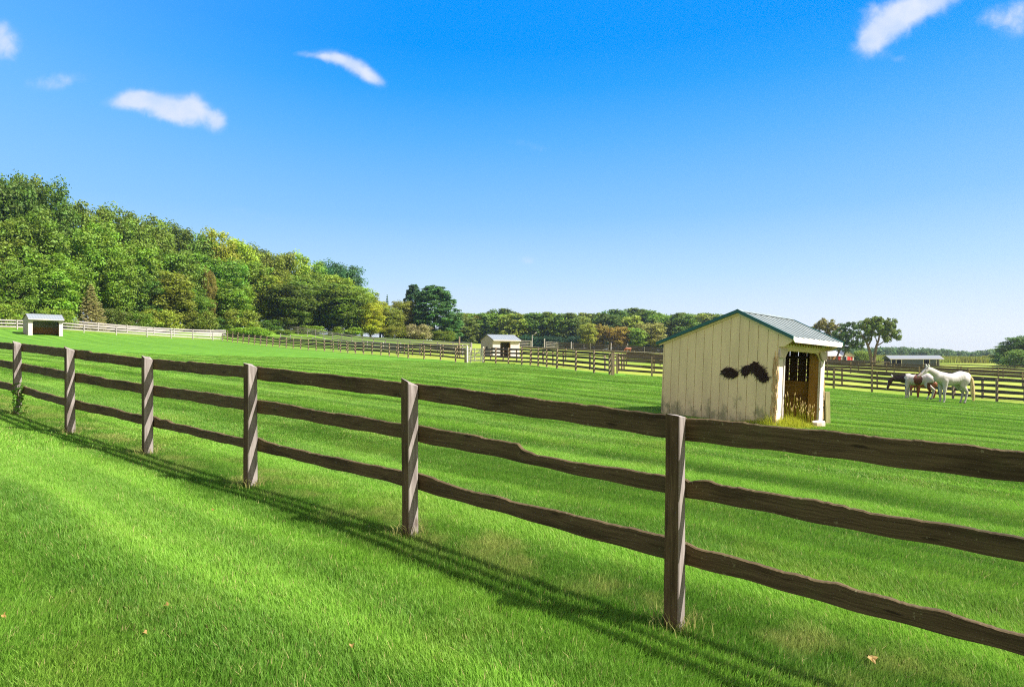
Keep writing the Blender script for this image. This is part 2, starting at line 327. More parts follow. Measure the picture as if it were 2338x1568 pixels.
# ------------------------------------------------------------------ mesh helpers
class MB:
    """collects boxes, strips and tubes; build() links them as ONE mesh object"""
    def __init__(s): s.v = []; s.f = []; s.uv = []
    def quad(s, a, b, c, d, uv=None):
        i = len(s.v); s.v += [tuple(a), tuple(b), tuple(c), tuple(d)]; s.f.append((i, i+1, i+2, i+3))
        s.uv += uv or [(0, 0), (1, 0), (1, 1), (0, 1)]
    def box8(s, p, uax=0):
        """p: eight corners, 0-3 one end (ring), 4-7 the other end"""
        L = (Vector(p[4]) - Vector(p[0])).length; w1 = (Vector(p[1]) - Vector(p[0])).length; w2 = (Vector(p[3]) - Vector(p[0])).length
        o = random.random() * 20
        acc_ = 0
        for k in range(4):
            a, b = p[k], p[(k+1) % 4]; c, d = p[4 + (k+1) % 4], p[4 + k]; ww = w1 if k % 2 == 0 else w2
            s.quad(a, b, c, d, [(o, acc_), (o, acc_ + ww), (o + L, acc_ + ww), (o + L, acc_)]); acc_ += ww
        s.quad(p[3], p[2], p[1], p[0], [(o, 0), (o, w1), (o + w2, w1), (o + w2, 0)])
        s.quad(p[4], p[5], p[6], p[7], [(o, 0), (o, w1), (o + w2, w1), (o + w2, 0)])
    def box(s, x0, x1, y0, y1, z0, z1, long='z'):
        if long == 'z': p = [(x0,y0,z0),(x1,y0,z0),(x1,y1,z0),(x0,y1,z0),(x0,y0,z1),(x1,y0,z1),(x1,y1,z1),(x0,y1,z1)]
        elif long == 'x': p = [(x0,y0,z0),(x0,y1,z0),(x0,y1,z1),(x0,y0,z1),(x1,y0,z0),(x1,y1,z0),(x1,y1,z1),(x1,y0,z1)]
        else: p = [(x0,y0,z0),(x0,y0,z1),(x1,y0,z1),(x1,y0,z0),(x0,y1,z0),(x0,y1,z1),(x1,y1,z1),(x1,y1,z0)]
        s.box8(p)
    def beam(s, a, b, w, h, up=Vector((0, 0, 1))):
        a, b = Vector(a), Vector(b); d = (b - a).normalized(); r = d.cross(up).normalized(); u = r.cross(d)
        c = [(-1,-1),(1,-1),(1,1),(-1,1)]
        s.box8([a + r*w/2*i + u*h/2*j for i, j in c] + [b + r*w/2*i + u*h/2*j for i, j in c])
    def tube(s, pts, rad, n=8):
        pts = [Vector(p) for p in pts]; rings = []
        for i, p in enumerate(pts):
            d = (pts[min(i+1, len(pts)-1)] - pts[max(i-1, 0)]).normalized()
            a = d.orthogonal().normalized(); b = d.cross(a)
            if i: # keep orientation steady
                a = (prev - d * prev.dot(d)).normalized(); b = d.cross(a)
            prev = a
            rings.append([p + (a*math.cos(2*math.pi*k/n) + b*math.sin(2*math.pi*k/n)) * rad[i] for k in range(n)])
        L = 0
        for i in range(len(pts) - 1):
            l = (pts[i+1] - pts[i]).length
            for k in range(n):
                k2 = (k+1) % n
                s.quad(rings[i][k], rings[i][k2], rings[i+1][k2], rings[i+1][k], [(L, k*.1), (L, k*.1+.1), (L+l, k*.1+.1), (L+l, k*.1)])
            L += l
    def poly(s, pts, thick, axis):
        """extruded polygon (convex or simple): pts ring, thick vector"""
        i = len(s.v); n = len(pts); tv = Vector(thick)
        s.v += [tuple(Vector(p)) for p in pts] + [tuple(Vector(p) + tv) for p in pts]
        s.f.append(tuple(range(i + n - 1, i - 1, -1))); s.f.append(tuple(range(i + n, i + 2*n)))
        s.uv += [(p[0], p[2]) for p in pts][::-1] + [(p[0], p[2]) for p in pts]
        for k in range(n):
            k2 = (k+1) % n; s.f.append((i+k, i+k2, i+n+k2, i+n+k)); s.uv += [(0,0),(1,0),(1,.1),(0,.1)]
    def build(s, name, m, parent=None, smooth=False, recalc=True):
        me = bpy.data.meshes.new(name); me.from_pydata(s.v, [], s.f)
        u = me.uv_layers.new(name='UVMap'); u.data.foreach_set('uv', np.array(s.uv, 'f').ravel())
        me.materials.append(m)
        if recalc:
            b = bmesh.new(); b.from_mesh(me); bmesh.ops.recalc_face_normals(b, faces=b.faces); b.to_mesh(me); b.free()
        if smooth: me.shade_smooth()
        o = bpy.data.objects.new(name, me); COL.objects.link(o)
        if parent: o.parent = parent
        return o
def mesh_np(name, V, Fc, m, nside=4, attrs=None, smooth=False):
    me = bpy.data.meshes.new(name); nf = len(Fc)
    me.vertices.add(len(V)); me.vertices.foreach_set('co', np.asarray(V, 'f').ravel())
    me.loops.add(nf * nside); me.loops.foreach_set('vertex_index', np.asarray(Fc, 'i').ravel())
    me.polygons.add(nf); me.polygons.foreach_set('loop_start', np.arange(nf, dtype='i') * nside)
    me.polygons.foreach_set('loop_total', np.full(nf, nside, 'i'))
    for k, (dom, arr) in (attrs or {}).items():
        a = me.attributes.new(k, 'FLOAT', dom); a.data.foreach_set('value', np.asarray(arr, 'f'))
    me.materials.append(m); me.update(calc_edges=True)
    if smooth: me.shade_smooth()
    return me
def link(name, data, parent=None, loc=None):
    o = bpy.data.objects.new(name, data); COL.objects.link(o)
    if parent: o.parent = parent
    if loc is not None: o.location = loc
    return o
def tag(o, label=None, cat=None, group=None, kind=None):
    if label: o['label'] = label
    if cat: o['category'] = cat
    if group: o['group'] = group
    if kind: o['kind'] = kind
    return o
def empty(name, loc=(0, 0, 0), rz=0):
    o = bpy.data.objects.new(name, None); COL.objects.link(o); o.location = loc; o.rotation_euler = (0, 0, rz); o.empty_display_size = .2
    return o
def seg_d(X, Y, a, b):
    ax, ay = a; bx, by = b; dx, dy = bx-ax, by-ay
    t = np.clip(((X-ax)*dx + (Y-ay)*dy) / (dx*dx + dy*dy), 0, 1)
    qx, qy = ax + t*dx, ay + t*dy; d = np.hypot(X-qx, Y-qy)
    side = (X-ax)*dy - (Y-ay)*dx
    return d, side

# ------------------------------------------------------------------ fence lines (picture column, distance)
def line(pts): return [((p - CX) / F * Y, Y) for p, Y in pts]
L_WHITE = line([(-330, 78), (0, 86), (60, 90), (145, 93), (346, 100), (508, 113)])
L_LEFT = line([(508, 113), (765, 83), (868, 72), (928, 66), (1002, 63), (1062, 60)])
L_MID = line([(1105, 59), (1197, 53.5), (1267, 46), (1345, 43), (1399, 40)])
L_RIGHT = line([(1399, 40), (1409, 43.7), (1466, 43.6), (1900, 42), (2051, 41.4), (2164, 39), (2285, 36.3), (2420, 34), (2900, 30)])
BOUND = L_WHITE + L_LEFT + L_MID + L_RIGHT
def in_poly(X, Y, pl):
    c = np.zeros(len(X), bool); n = len(pl); j = n - 1
    for i in range(n):
        xi, yi = pl[i]; xj, yj = pl[j]
        if yi != yj:
            k = ((yi > Y) != (yj > Y)) & (X < (xj-xi)*(Y-yi)/(yj-yi) + xi); c ^= k
        j = i
    return c
def bound_sd(X, Y):
    best = np.full(len(X), 1e9)
    BB = [(-600, 60), *BOUND, (600, 10), (600, -3000), (-600, -3000)]; ins = in_poly(X, Y, BB)
    for a, b in zip(BOUND[:-1], BOUND[1:]):
        if abs(a[0]-b[0]) + abs(a[1]-b[1]) < 1e-6: continue
        d, s = seg_d(X, Y, a, b); k = d < best; best[k] = d[k]
    return np.where(ins, -best, best)

# ------------------------------------------------------------------ ground
def build_ground():
    ang = np.concatenate([np.linspace(-52, 52, 330), np.linspace(53, 307, 110)]) * math.pi / 180
    rad = np.concatenate([[0.3], np.geomspace(1.2, 3000, 300)])
    Rr, An = np.meshgrid(rad, ang, indexing='ij'); X = (Rr * np.sin(An)).ravel(); Y = (Rr * np.cos(An)).ravel()
    Z = gz(X, Y); nA = len(ang); nR = len(rad)
    i, j = np.meshgrid(np.arange(nR-1), np.arange(nA), indexing='ij'); j2 = (j+1) % nA
    Fc = np.stack([i*nA+j, i*nA+j2, (i+1)*nA+j2, (i+1)*nA+j], -1).reshape(-1, 4)
    sd = bound_sd(X, Y); r = np.hypot(X, Y)
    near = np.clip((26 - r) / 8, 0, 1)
    dm = np.full(len(X), 1e9)
    for a, b in zip((L_MID + L_RIGHT)[:-1], (L_MID + L_RIGHT)[1:]): dm = np.minimum(dm, seg_d(X, Y, a, b)[0])
    for a, b in zip(L_LEFT[2:-1], L_LEFT[3:]): dm = np.minimum(dm, seg_d(X, Y, a, b)[0] + .45)
    dirt = np.clip((2.2 - dm) / 1.0, 0, 1)
    bx, by = (1120-CX)/F*56, 56
    bare = np.clip(1.15 - np.hypot((X-bx)/3.6, (Y-by-.1*(X-bx))/2.2), 0, 1)
    bx, by = (2180-CX)/F*33.2, 33.2
    bare = np.maximum(bare, np.clip(.95 - np.hypot((X-bx)/4.5, (Y-by+.25*(X-bx))/1.3), 0, 1))
    bx, by = (2320-CX)/F*34.6, 34.6
    bare = np.maximum(bare, np.clip(.9 - np.hypot((X-bx)/1.6, (Y-by)/1.0), 0, 1))
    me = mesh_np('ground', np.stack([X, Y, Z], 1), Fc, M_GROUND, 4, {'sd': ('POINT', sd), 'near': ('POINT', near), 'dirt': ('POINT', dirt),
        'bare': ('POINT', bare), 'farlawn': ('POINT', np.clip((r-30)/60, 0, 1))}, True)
    o = link('ground', me); o['kind'] = 'structure'
    b = bmesh.new(); b.from_mesh(me); bmesh.ops.recalc_face_normals(b, faces=b.faces); b.to_mesh(me); b.free()
build_ground()

# ------------------------------------------------------------------ grass (one object per height zone, real blades)
def blade_patch(name, size, n, h0, h1, wd, seed, lean=.35):
    r = np.random.default_rng(seed); x = r.uniform(-size/2, size/2, n) * 1.08; y = r.uniform(-size/2, size/2, n) * 1.08
    h = r.uniform(h0, h1, n) * (1 - .35 * r.random(n)); a = r.uniform(0, 2*math.pi, n); fa = r.normal(0, .9, n)
    ln = h * np.abs(r.normal(lean, .28, n)); lx, ly = np.cos(fa) * ln, np.sin(fa) * ln
    wx, wy = np.cos(a) * wd/2, np.sin(a) * wd/2; z0 = -.015
    V = np.zeros((n, 5, 3))
    V[:, 0] = np.stack([x-wx, y-wy, np.full(n, z0)], 1); V[:, 1] = np.stack([x+wx, y+wy, np.full(n, z0)], 1)
    V[:, 2] = np.stack([x+wx*.8+lx*.35, y+wy*.8+ly*.35, h*.58], 1); V[:, 3] = np.stack([x-wx*.8+lx*.35, y-wy*.8+ly*.35, h*.58], 1)
    V[:, 4] = np.stack([x+lx, y+ly, h], 1)
    V = V.reshape(-1, 3); b = np.arange(n) * 5
    tri = np.stack([np.stack([b, b+1, b+2], 1), np.stack([b, b+2, b+3], 1), np.stack([b+3, b+2, b+4], 1)], 1).reshape(-1, 3)
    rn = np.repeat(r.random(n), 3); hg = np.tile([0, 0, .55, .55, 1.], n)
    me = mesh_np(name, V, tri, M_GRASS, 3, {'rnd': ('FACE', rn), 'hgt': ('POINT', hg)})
    return bpy.data.objects.new(name, me)
def grass_tree(col):
    ng = bpy.data.node_groups.new('scatter_' + col.name, 'GeometryNodeTree')
    ng.interface.new_socket('Geometry', in_out='INPUT', socket_type='NodeSocketGeometry'); ng.interface.new_socket('Geometry', in_out='OUTPUT', socket_type='NodeSocketGeometry')
    N, L = ng.nodes, ng.links; gi = N.new('NodeGroupInput'); go = N.new('NodeGroupOutput')
    ci = N.new('GeometryNodeCollectionInfo'); ci.inputs[0].default_value = col; ci.inputs['Separate Children'].default_value = True; ci.inputs['Reset Children'].default_value = True
    ip = N.new('GeometryNodeInstanceOnPoints'); ip.inputs['Pick Instance'].default_value = True
    def na(nm, ty): a = N.new('GeometryNodeInputNamedAttribute'); a.data_type = ty; a.inputs[0].default_value = nm; return a.outputs[0]
    L.new(gi.outputs[0], ip.inputs['Points']); L.new(ci.outputs[0], ip.inputs['Instance']); L.new(na('idx', 'INT'), ip.inputs['Instance Index'])
    L.new(na('rot', 'FLOAT_VECTOR'), ip.inputs['Rotation']); L.new(na('scl', 'FLOAT'), ip.inputs['Scale']); L.new(ip.outputs[0], go.inputs[0])
    return ng
SHED_C = ((8.0), (18.8))
def scatter(name, label, patches, step, pts, scl=1.0):
    col = bpy.data.collections.new(name + '_patches')
    for p in patches: col.objects.link(p)
    X, Y = pts; n = len(X); Z = gz(X, Y); e = .4
    zx = (gz(X+e, Y) - gz(X-e, Y)) / (2*e); zy = (gz(X, Y+e) - gz(X, Y-e)) / (2*e)
    s = X*.60 + Y*.80
    rots = np.zeros((n, 3)); lean = np.where(np.sin(s * 2.1 + np.sin(X*.1)) > 0, 0, math.pi) + math.atan2(-.6, .8)
    for i in range(n):
        nrm = Vector((-zx[i], -zy[i], 1)).normalized(); q = Vector((0, 0, 1)).rotation_difference(nrm)
        rots[i] = (q.to_matrix() @ Matrix.Rotation(lean[i] + rng.normal(0, .5), 3, 'Z')).to_euler()
    me = bpy.data.meshes.new(name); me.vertices.add(n); me.vertices.foreach_set('co', np.stack([X, Y, Z], 1).astype('f').ravel())
    a = me.attributes.new('rot', 'FLOAT_VECTOR', 'POINT'); a.data.foreach_set('vector', rots.astype('f').ravel())
    a = me.attributes.new('scl', 'FLOAT', 'POINT'); a.data.foreach_set('value', (scl * rng.uniform(.85, 1.15, n)).astype('f'))
    a = me.attributes.new('idx', 'INT', 'POINT'); a.data.foreach_set('value', rng.integers(0, len(patches), n).astype('i'))
    o = link(name, me); md = o.modifiers.new('scatter', 'NODES'); md.node_group = grass_tree(col)
    me.materials.append(M_GRASS)
    tag(o, label, 'grass', kind='stuff'); return o
def grid_pts(step, r0, r1):
    xs = np.arange(-r1, r1, step); X, Y = np.meshgrid(xs, np.arange(1.2, r1, step)); X = X.ravel(); Y = Y.ravel()
    X = X + rng.uniform(-.2, .2, len(X)) * step; Y = Y + rng.uniform(-.2, .2, len(Y)) * step
    r = np.hypot(X, Y); k = (r >= r0) & (r < r1) & (np.abs(X) < Y * .95 + 2.5)
    # leave out the floor of the cream shed and the strip beyond the paddock boundary
    a = X - 7.02; b = Y - 16.4; ex = a*.762 + b*.648; gy = -a*.648 + b*.762
    k &= ~((ex > -.1) & (ex < 3.1) & (gy > .0) & (gy < 3.8))
    X, Y = X[k], Y[k]; k = bound_sd(X, Y) < -1.0
    return X[k], Y[k]
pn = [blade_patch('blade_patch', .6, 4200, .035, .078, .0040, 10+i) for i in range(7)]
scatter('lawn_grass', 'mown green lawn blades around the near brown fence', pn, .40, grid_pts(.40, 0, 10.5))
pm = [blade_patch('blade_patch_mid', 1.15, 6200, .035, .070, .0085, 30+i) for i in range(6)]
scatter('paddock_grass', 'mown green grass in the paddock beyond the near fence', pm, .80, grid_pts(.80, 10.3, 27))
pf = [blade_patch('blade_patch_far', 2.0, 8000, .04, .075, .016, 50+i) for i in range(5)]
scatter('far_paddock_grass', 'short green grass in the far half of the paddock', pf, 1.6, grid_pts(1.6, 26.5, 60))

# ------------------------------------------------------------------ near fence
POST_PX = [(-42, 13.3, 770), (40, 11.9, 783), (160, 10.0, 796), (337, 8.71, 817), (572, 7.05, 834), (937, 5.6, 873), (1540, 4.0, 948), (2520, 2.72, 1060)]
def ragged_post(w, d, h, seed, lean=(0, 0), top=.03):
    r = random.Random(seed); mb = MB(); n = 16; rings = []
    for i in range(n + 1):
        z = -.25 + (h + .25) * i / n; f = 1 + .03 * math.sin(z * 4 + seed) + r.uniform(-.012, .012); tw = .05 * math.sin(z * 1.3 + seed)
        cx, cy = lean[0] * z, lean[1] * z; ring = []
        for (a, b) in ((-1,-1),(-.86,-1.0),(.86,-1),(1,-.9),(1,.9),(.9,1),(-.9,1),(-1,.88)):
            x, y = a * w/2 * f, b * d/2 * f; x, y = x*math.cos(tw) - y*math.sin(tw), x*math.sin(tw) + y*math.cos(tw)
            zz = z
            if i == n: zz = z + r.uniform(-.012, .012) - top * (a * .5 + b * .5)
            ring.append((cx + x, cy + y, zz))
        rings.append(ring)
    m = 8
    for i in range(n):
        for k in range(m):
            k2 = (k+1) % m; z0, z1 = rings[i][k][2], rings[i+1][k][2]; u0 = k * .055
            mb.quad(rings[i][k], rings[i][k2], rings[i+1][k2], rings[i+1][k], [(z0, u0), (z0, u0+.055), (z1, u0+.055), (z1, u0)])
    c = (lean[0]*h, lean[1]*h, h + .006)
    for k in range(m):
        k2 = (k+1) % m; i = len(mb.v); mb.v += [rings[n][k], rings[n][k2], c]; mb.f.append((i, i+1, i+2)); mb.uv += [(k*.1, 0), (k*.1+.1, 0), (k*.1+.05, .08)]
    return mb
def chewed_rail(a, b, h, th, prof, seed, bow=0):
    """board from a to b (centres), prof: (t, drop of the upper edge as a share of the height)"""
    r = random.Random(seed); a, b = Vector(a), Vector(b); d = b - a; L = d.length; dn = d.normalized(); nr = Vector((FN.x, FN.y, 0))
    n = 120; mb = MB(); chips = [(r.random(), r.uniform(.004, .014), r.uniform(.001, .0045)) for _ in range(9)]; ts = [i / n for i in range(n + 1)]; px, py = [p[0] for p in prof], [p[1] for p in prof]
    ph = [r.uniform(0, 6) for _ in range(6)]; rings = []
    for t in ts:
        drop = float(np.interp(t, px, py)) * h + .003 * math.sin(t*23+ph[0]) + .002 * math.sin(t*57+ph[1]) + r.uniform(-.0015, .0015) + sum(d_ for c_, w2, d_ in chips if abs(t - c_) < w2)
        lo = .004 * math.sin(t*11+ph[2]) + .003 * math.sin(t*31+ph[3])
        c = a + d * t + nr * (.006 * math.sin(t*5+ph[4])) + Vector((0, 0, bow * 4 * t * (1-t)))
        zt, zb = h/2 - drop, -h/2 + lo
        rings.append([c + Vector((0, 0, z)) + nr * (s * th/2) for s, z in ((-1, zb), (-1, zt - .006), (-.6, zt), (.6, zt - .002), (1, zt - .008), (1, zb))])
    o = r.random() * 30; vv = [0, h, h+.01, h+.03, h+.04, 2*h+.04, 2*h+.08]
    for i in range(n):
        for k in range(6):
            k2 = (k+1) % 6; u0, u1 = o + ts[i]*L, o + ts[i+1]*L
            mb.quad(rings[i][k], rings[i][k2], rings[i+1][k2], rings[i+1][k], [(u0, vv[k]), (u0, vv[k+1]), (u1, vv[k+1]), (u1, vv[k])])
    for ring in (rings[0], rings[-1]):
        i = len(mb.v); mb.v += [tuple(p) for p in ring]; mb.f.append(tuple(range(i, i+6))); mb.uv += [(o, 0), (o, h), (o+.01, h), (o+.02, h), (o+.03, h), (o+.03, 0)]
    return mb
def build_near_fence():
    posts = [at(px, Y) for px, Y, _ in POST_PX]; NP = len(posts)
    posts += [Vector((x, y, g1(x, y))) for x, y in ((4.62, 1.26), (6.62, -.22), (8.6, -1.7))]
    root = empty('board_fence', posts[5]); tag(root, 'weathered brown three-board fence with gnawed rails crossing the near lawn', 'fence')
    O = posts[5]; hts = []
    leans = [(0, 0), (-.022, .0), (-.02, .0), (-.004, 0), (0, 0), (-.006, 0), (.006, 0), (0, 0), (0, 0), (.01, 0), (0, 0)]
    for i, p in enumerate(posts):
        px, Y, ty = POST_PX[min(i, NP-1)]
        h = (HY - ty) / F * Y - p.z if i < 7 else 1.42
        if i == 0: h = 1.4
        hts.append(h)
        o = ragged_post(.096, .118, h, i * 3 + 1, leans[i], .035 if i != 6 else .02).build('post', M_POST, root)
        o.data.materials.append(M_POSTLIT)     # paler grey side and top: the sun's light painted into the colour
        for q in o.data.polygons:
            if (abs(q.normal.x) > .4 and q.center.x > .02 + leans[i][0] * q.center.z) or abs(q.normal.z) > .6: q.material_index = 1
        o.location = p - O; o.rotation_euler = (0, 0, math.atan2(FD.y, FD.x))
    C = [(0, 0), (1, 0)]
    prof = {  # (bay, row) -> upper edge; row 0 is the top board
     (0,0): [(0,.05),(.5,.1),(.8,.06),(1,0)], (1,0): C, (2,0): [(0,0),(.2,0),(.22,.1),(.4,.06),(1,.08)], (3,0): [(0,.02),(.3,.06),(.36,.12),(.4,.0),(.52,.02),(.66,.07),(.8,.03),(1,.1)],
     (4,0): [(0,0),(.45,.05),(.5,0),(1,.04)], (5,0): C, (6,0): C,
     (2,1): [(0,0),(.35,.05),(.45,.16),(.5,.08),(1,.04)], (4,1): [(0,.02),(.3,.03),(.36,.14),(.5,.16),(.56,.08),(1,.12)],
     (5,1): [(0,0),(.15,.03),(.42,.04),(.465,.02),(.485,.30),(.53,.44),(.6,.42),(.75,.37),(.9,.22),(1,.20)],
     (6,1): [(0,.12),(.035,.26),(.07,.14),(.10,.10),(.14,.22),(.25,.20),(.38,.16),(.46,.17),(.52,.26),(.7,.22),(1,.2)],
     (1,2): [(0,0),(.2,.06),(.35,.2),(.5,.12),(.7,.14),(1,.08)], (2,2): [(0,0),(.2,.12),(.45,.05),(.7,.2),(1,.14)],
     (3,2): [(0,.0),(.08,.22),(.16,.12),(.22,.3),(.3,.26),(.6,.3),(1,.26)], (4,2): [(0,0),(.08,.14),(.25,.22),(.5,.20),(.8,.14),(1,.1)],
     (5,2): [(0,0),(.1,.1),(.2,.22),(.32,.26),(.36,.17),(.5,.2),(.66,.10),(.8,.07),(1,0)],
     (6,2): [(0,.0),(.06,.20),(.2,.16),(.33,.26),(.43,.24),(.47,.17),(.53,.22),(.66,.30),(.72,.22),(.82,.34),(1,.3)]}
    off = FN * (.059 + .025)
    for i in range(len(posts) - 1):
        for r_, zc in enumerate((1.315, .935, .492)):
            za, zb = zc * hts[i] / 1.4, zc * hts[i+1] / 1.4
            a = posts[i] - O + off + Vector((0, 0, za)); b = posts[i+1] - O + off + Vector((0, 0, zb))
            d = (b - a).normalized(); gap = .0 if i == 0 else .004
            pr = prof.get((i, r_), [(0, .02), (.3, .06), (.6, .03), (1, .08)])
            chewed_rail(a + d*gap, b - d*gap, .152, .042, pr, i*7 + r_, .004 if r_ else 0).build('rail', M_RAIL, root)
build_near_fence()

# ------------------------------------------------------------------ distant fences
def pt_on(pl, step):
    out = []; carry = 0
    for (a, b) in zip(pl[:-1], pl[1:]):
        L = math.hypot(b[0]-a[0], b[1]-a[1]); t = carry
        while t < L: out.append((a[0] + (b[0]-a[0])*t/L, a[1] + (b[1]-a[1])*t/L)); t += step
        carry = t - L
    out.append(pl[-1]); return out
def far_fence(pl, label, rails=(.35, .75, 1.12, 1.36)[1:], h=1.42, step=2.44, mr=None, mp=None, bh=.15, pw=.11, group=None, jit=.03, th=.03):
    mr = mr or M_FARF; mp = mp or M_FARP
    pp = pt_on(pl, step); z = gz([p[0] for p in pp], [p[1] for p in pp]); root = empty('paddock_fence', (pp[0][0], pp[0][1], z[0]))
    tag(root, label, 'fence', group); O = Vector((pp[0][0], pp[0][1], z[0]))
    mb = MB(); mb.box(-pw/2, pw/2, -pw/2, pw/2, -.3, h); first = mb.build('post', mp, root)
    pts = [Vector((p[0], p[1], zz)) - O for p, zz in zip(pp, z)]
    for i, p in enumerate(pts[:100]):
        o = first if i == 0 else first.copy()
        if i: COL.objects.link(o); o.parent = root
        d = pts[min(i+1, len(pts)-1)] - pts[max(i-1, 0)]
        o.location = p; o.rotation_euler = (random.uniform(-1, 1)*jit*.6, random.uniform(-1, 1)*jit*.6, math.atan2(d.y, d.x)); o.scale = (1, 1, 1 + random.uniform(-1, 1) * jit)
    for rz in rails:
        mb = MB()
        js = [random.uniform(-1, 1) * jit for _ in pts]
        for i in range(len(pts) - 1):
            a, b = pts[i], pts[i+1]; d = (b - a); d.z = 0; nrm = Vector((-d.y, d.x, 0)).normalized() * (pw/2 + th/2 + .002 * (i % 2 + 1))
            mb.beam(a + nrm + Vector((0, 0, rz + js[i])), b + nrm + Vector((0, 0, rz + js[i+1])), th, bh)
        mb.build('rail', mr, root)
    return root
R4 = (.30, .64, .98, 1.32); R3 = (.48, .9, 1.32)
far_fence(L_WHITE, 'sun-bleached front fence running from the open shed to the brown fence', (.42, .86, 1.3), 1.4, mr=M_WHF, mp=M_WHF, step=4.2, bh=.17)
far_fence(line([(-330, 86), (0, 92), (145, 99), (346, 108), (515, 124)]), 'pale rear fence at the foot of the wood, behind the bleached one', R3, 1.5, mr=M_WHF, mp=M_WHF, step=4.2, bh=.2)
far_fence(L_LEFT, 'thin brown fence on the paddock edge left of the white gate', R3, 1.42)
far_fence(line([(520, 122), (740, 97), (877, 84), (990, 72), (1050, 69)]), 'brown lane fence just behind the left paddock edge', R3, 1.42)
far_fence(line([(640, 124), (860, 96), (1066, 79)]), 'pale fence rising behind the brown lane fence', R3, 1.5, mr=M_WHF, mp=M_WHF, step=5, bh=.2)
far_fence(line([(560, 165), (693, 148), (900, 112), (1077, 90)]), 'highest pale fence ending left of the small gabled shed', (.55, .95, 1.4, 1.75), 1.8, mr=M_WHF, mp=M_WHF, step=5, bh=.24)
far_fence(L_MID, 'brown four-board fence between white gate and tall corner post', R4, 1.46, step=2.1)
far_fence(line([(1120, 66), (1230, 59), (1300, 52), (1372, 47), (1420, 50)]), 'brown lane fence seen through the four-board fence', R3, 1.42)
far_fence(L_RIGHT[1:-1], 'dark four-board fence behind the horses and the cream shed', R4, 1.42, bh=.16)
far_fence(line([(1425, 51), (1900, 49), (1990, 48), (2194, 44.5), (2255, 42), (2420, 39), (2900, 34)]), 'dark lane fence just beyond the one behind the horses', R3, 1.42, bh=.16)
far_fence(line([(1430, 66), (1900, 62), (2200, 58), (2500, 54)]), 'dark cross fence of wide boards in the middle right field', (.7, 1.0, 1.32), 1.45, bh=.165, step=4)
far_fence(line([(1190, 84), (1317, 77), (1508, 74), (1900, 76), (2200, 73), (2600, 70)]), 'long dark fence across the middle of the fields', (.75, 1.05, 1.36), 1.45, bh=.165, step=4)
far_fence(line([(1880, 96), (2200, 92), (2600, 90)]), 'dark fence in front of the long open stable', (.7, 1.0, 1.3), 1.4, bh=.165, step=5)
far_fence(line([(1180, 105), (1350, 100), (1508, 98), (1700, 97)]), 'pale-topped fence beyond the middle fields fence', (.8, 1.3), 1.45, mp=M_WHF, mr=M_WHF, bh=.12, step=5)
far_fence(line([(2110, 132), (2338, 125), (2600, 120)]), 'thin farthest fence right of the long open stable', (.8, 1.3), 1.4, bh=.18, step=6)
far_fence(line([(1270, 168), (1400, 160), (1520, 152), (1700, 150)]), 'dark distant fence below the autumn trees', (.5, .95, 1.4, 1.8), 1.9, bh=.3, step=5, mp=M_WHF)
far_fence(line([(1880, 150), (2030, 150)]), 'dark fence between the red barn and the long stable', (.5, .9, 1.35), 1.45, bh=.3, step=5)
far_fence(line([(1184, 150), (1213, 150)]), 'short white fence panel right of the small gabled shed', (.5, .9, 1.3, 1.7), 1.8, mr=M_WHF, mp=M_WHF, bh=.16, step=3)
far_fence(line([(1247, 150), (1274, 150)]), 'short white fence panel standing alone before the dark trees', (.5, .9, 1.3, 1.7), 1.8, mr=M_WHF, mp=M_WHF, bh=.16, step=3)
# tall corner post of the paddock
p = at(1399, 39.9); mb = MB(); mb.box(-.10, .10, -.10, .10, -.3, 1.56)
mb.box(-.115, .115, -.115, .115, 1.56, 1.60); tag(mb.build('corner_post', M_FARP), 'tall thick corner post where the paddock fences meet', 'post').location = p
# posts and poles
def pole(px, Y, top, r, label, m=None, nm='wooden_post'):
    p = at(px, Y); h = (HY - top) / F * Y - p.z; mb = MB(); mb.tube([(0, 0, -.3), (0, 0, h*.5), (.01*h, 0, h)], [r, r*.93, r*.85], 10)
    mb.tube([(.01*h, 0, h), (.01*h, 0, h + .03)], [r*.85, .001], 10)
    o = mb.build(nm, m or M_WHF, smooth=False); o.location = p; tag(o, label, 'post'); return p, h
pole(1048.5, 84, 769, .12, 'tall post rising through the highest pale fence', M_FARP)
pole(1243, 150, 773, .16, 'white post standing alone between two white fence panels')
pole(1304, 160, 780, .14, 'slim white post left of the orange trees'); pole(1333, 165, 784, .13, 'short white post below the orange tree')
pole(1395, 160, 783, .15, 'white post between orange and yellow trees'); pole(1433, 170, 784, .13, 'white post right of the yellow tree')
def lamp_pole():
    p = at(1215, 170); h = (HY - 765) / F * 170 - p.z; root = empty('lamp_post', p); tag(root, 'pole with angled floodlight right of the small gabled shed', 'lamp post')
    mb = MB(); mb.tube([(0, 0, -.3), (0, 0, h*.6), (0, 0, h)], [.13, .12, .1], 10); mb.build('pole', M_WHF, root)
    mb = MB(); mb.tube([(0, 0, h*.97), (.5, 0, h + .1), (.95, 0, h + .55)], [.06, .06, .06], 8); mb.build('arm', M_WHF, root)
    mb = MB(); mb.beam((.8, 0, h + .5), (1.25, 0, h + .75), .3, .22); mb.build('lamp_head', M_WHITE2, root)
lamp_pole()

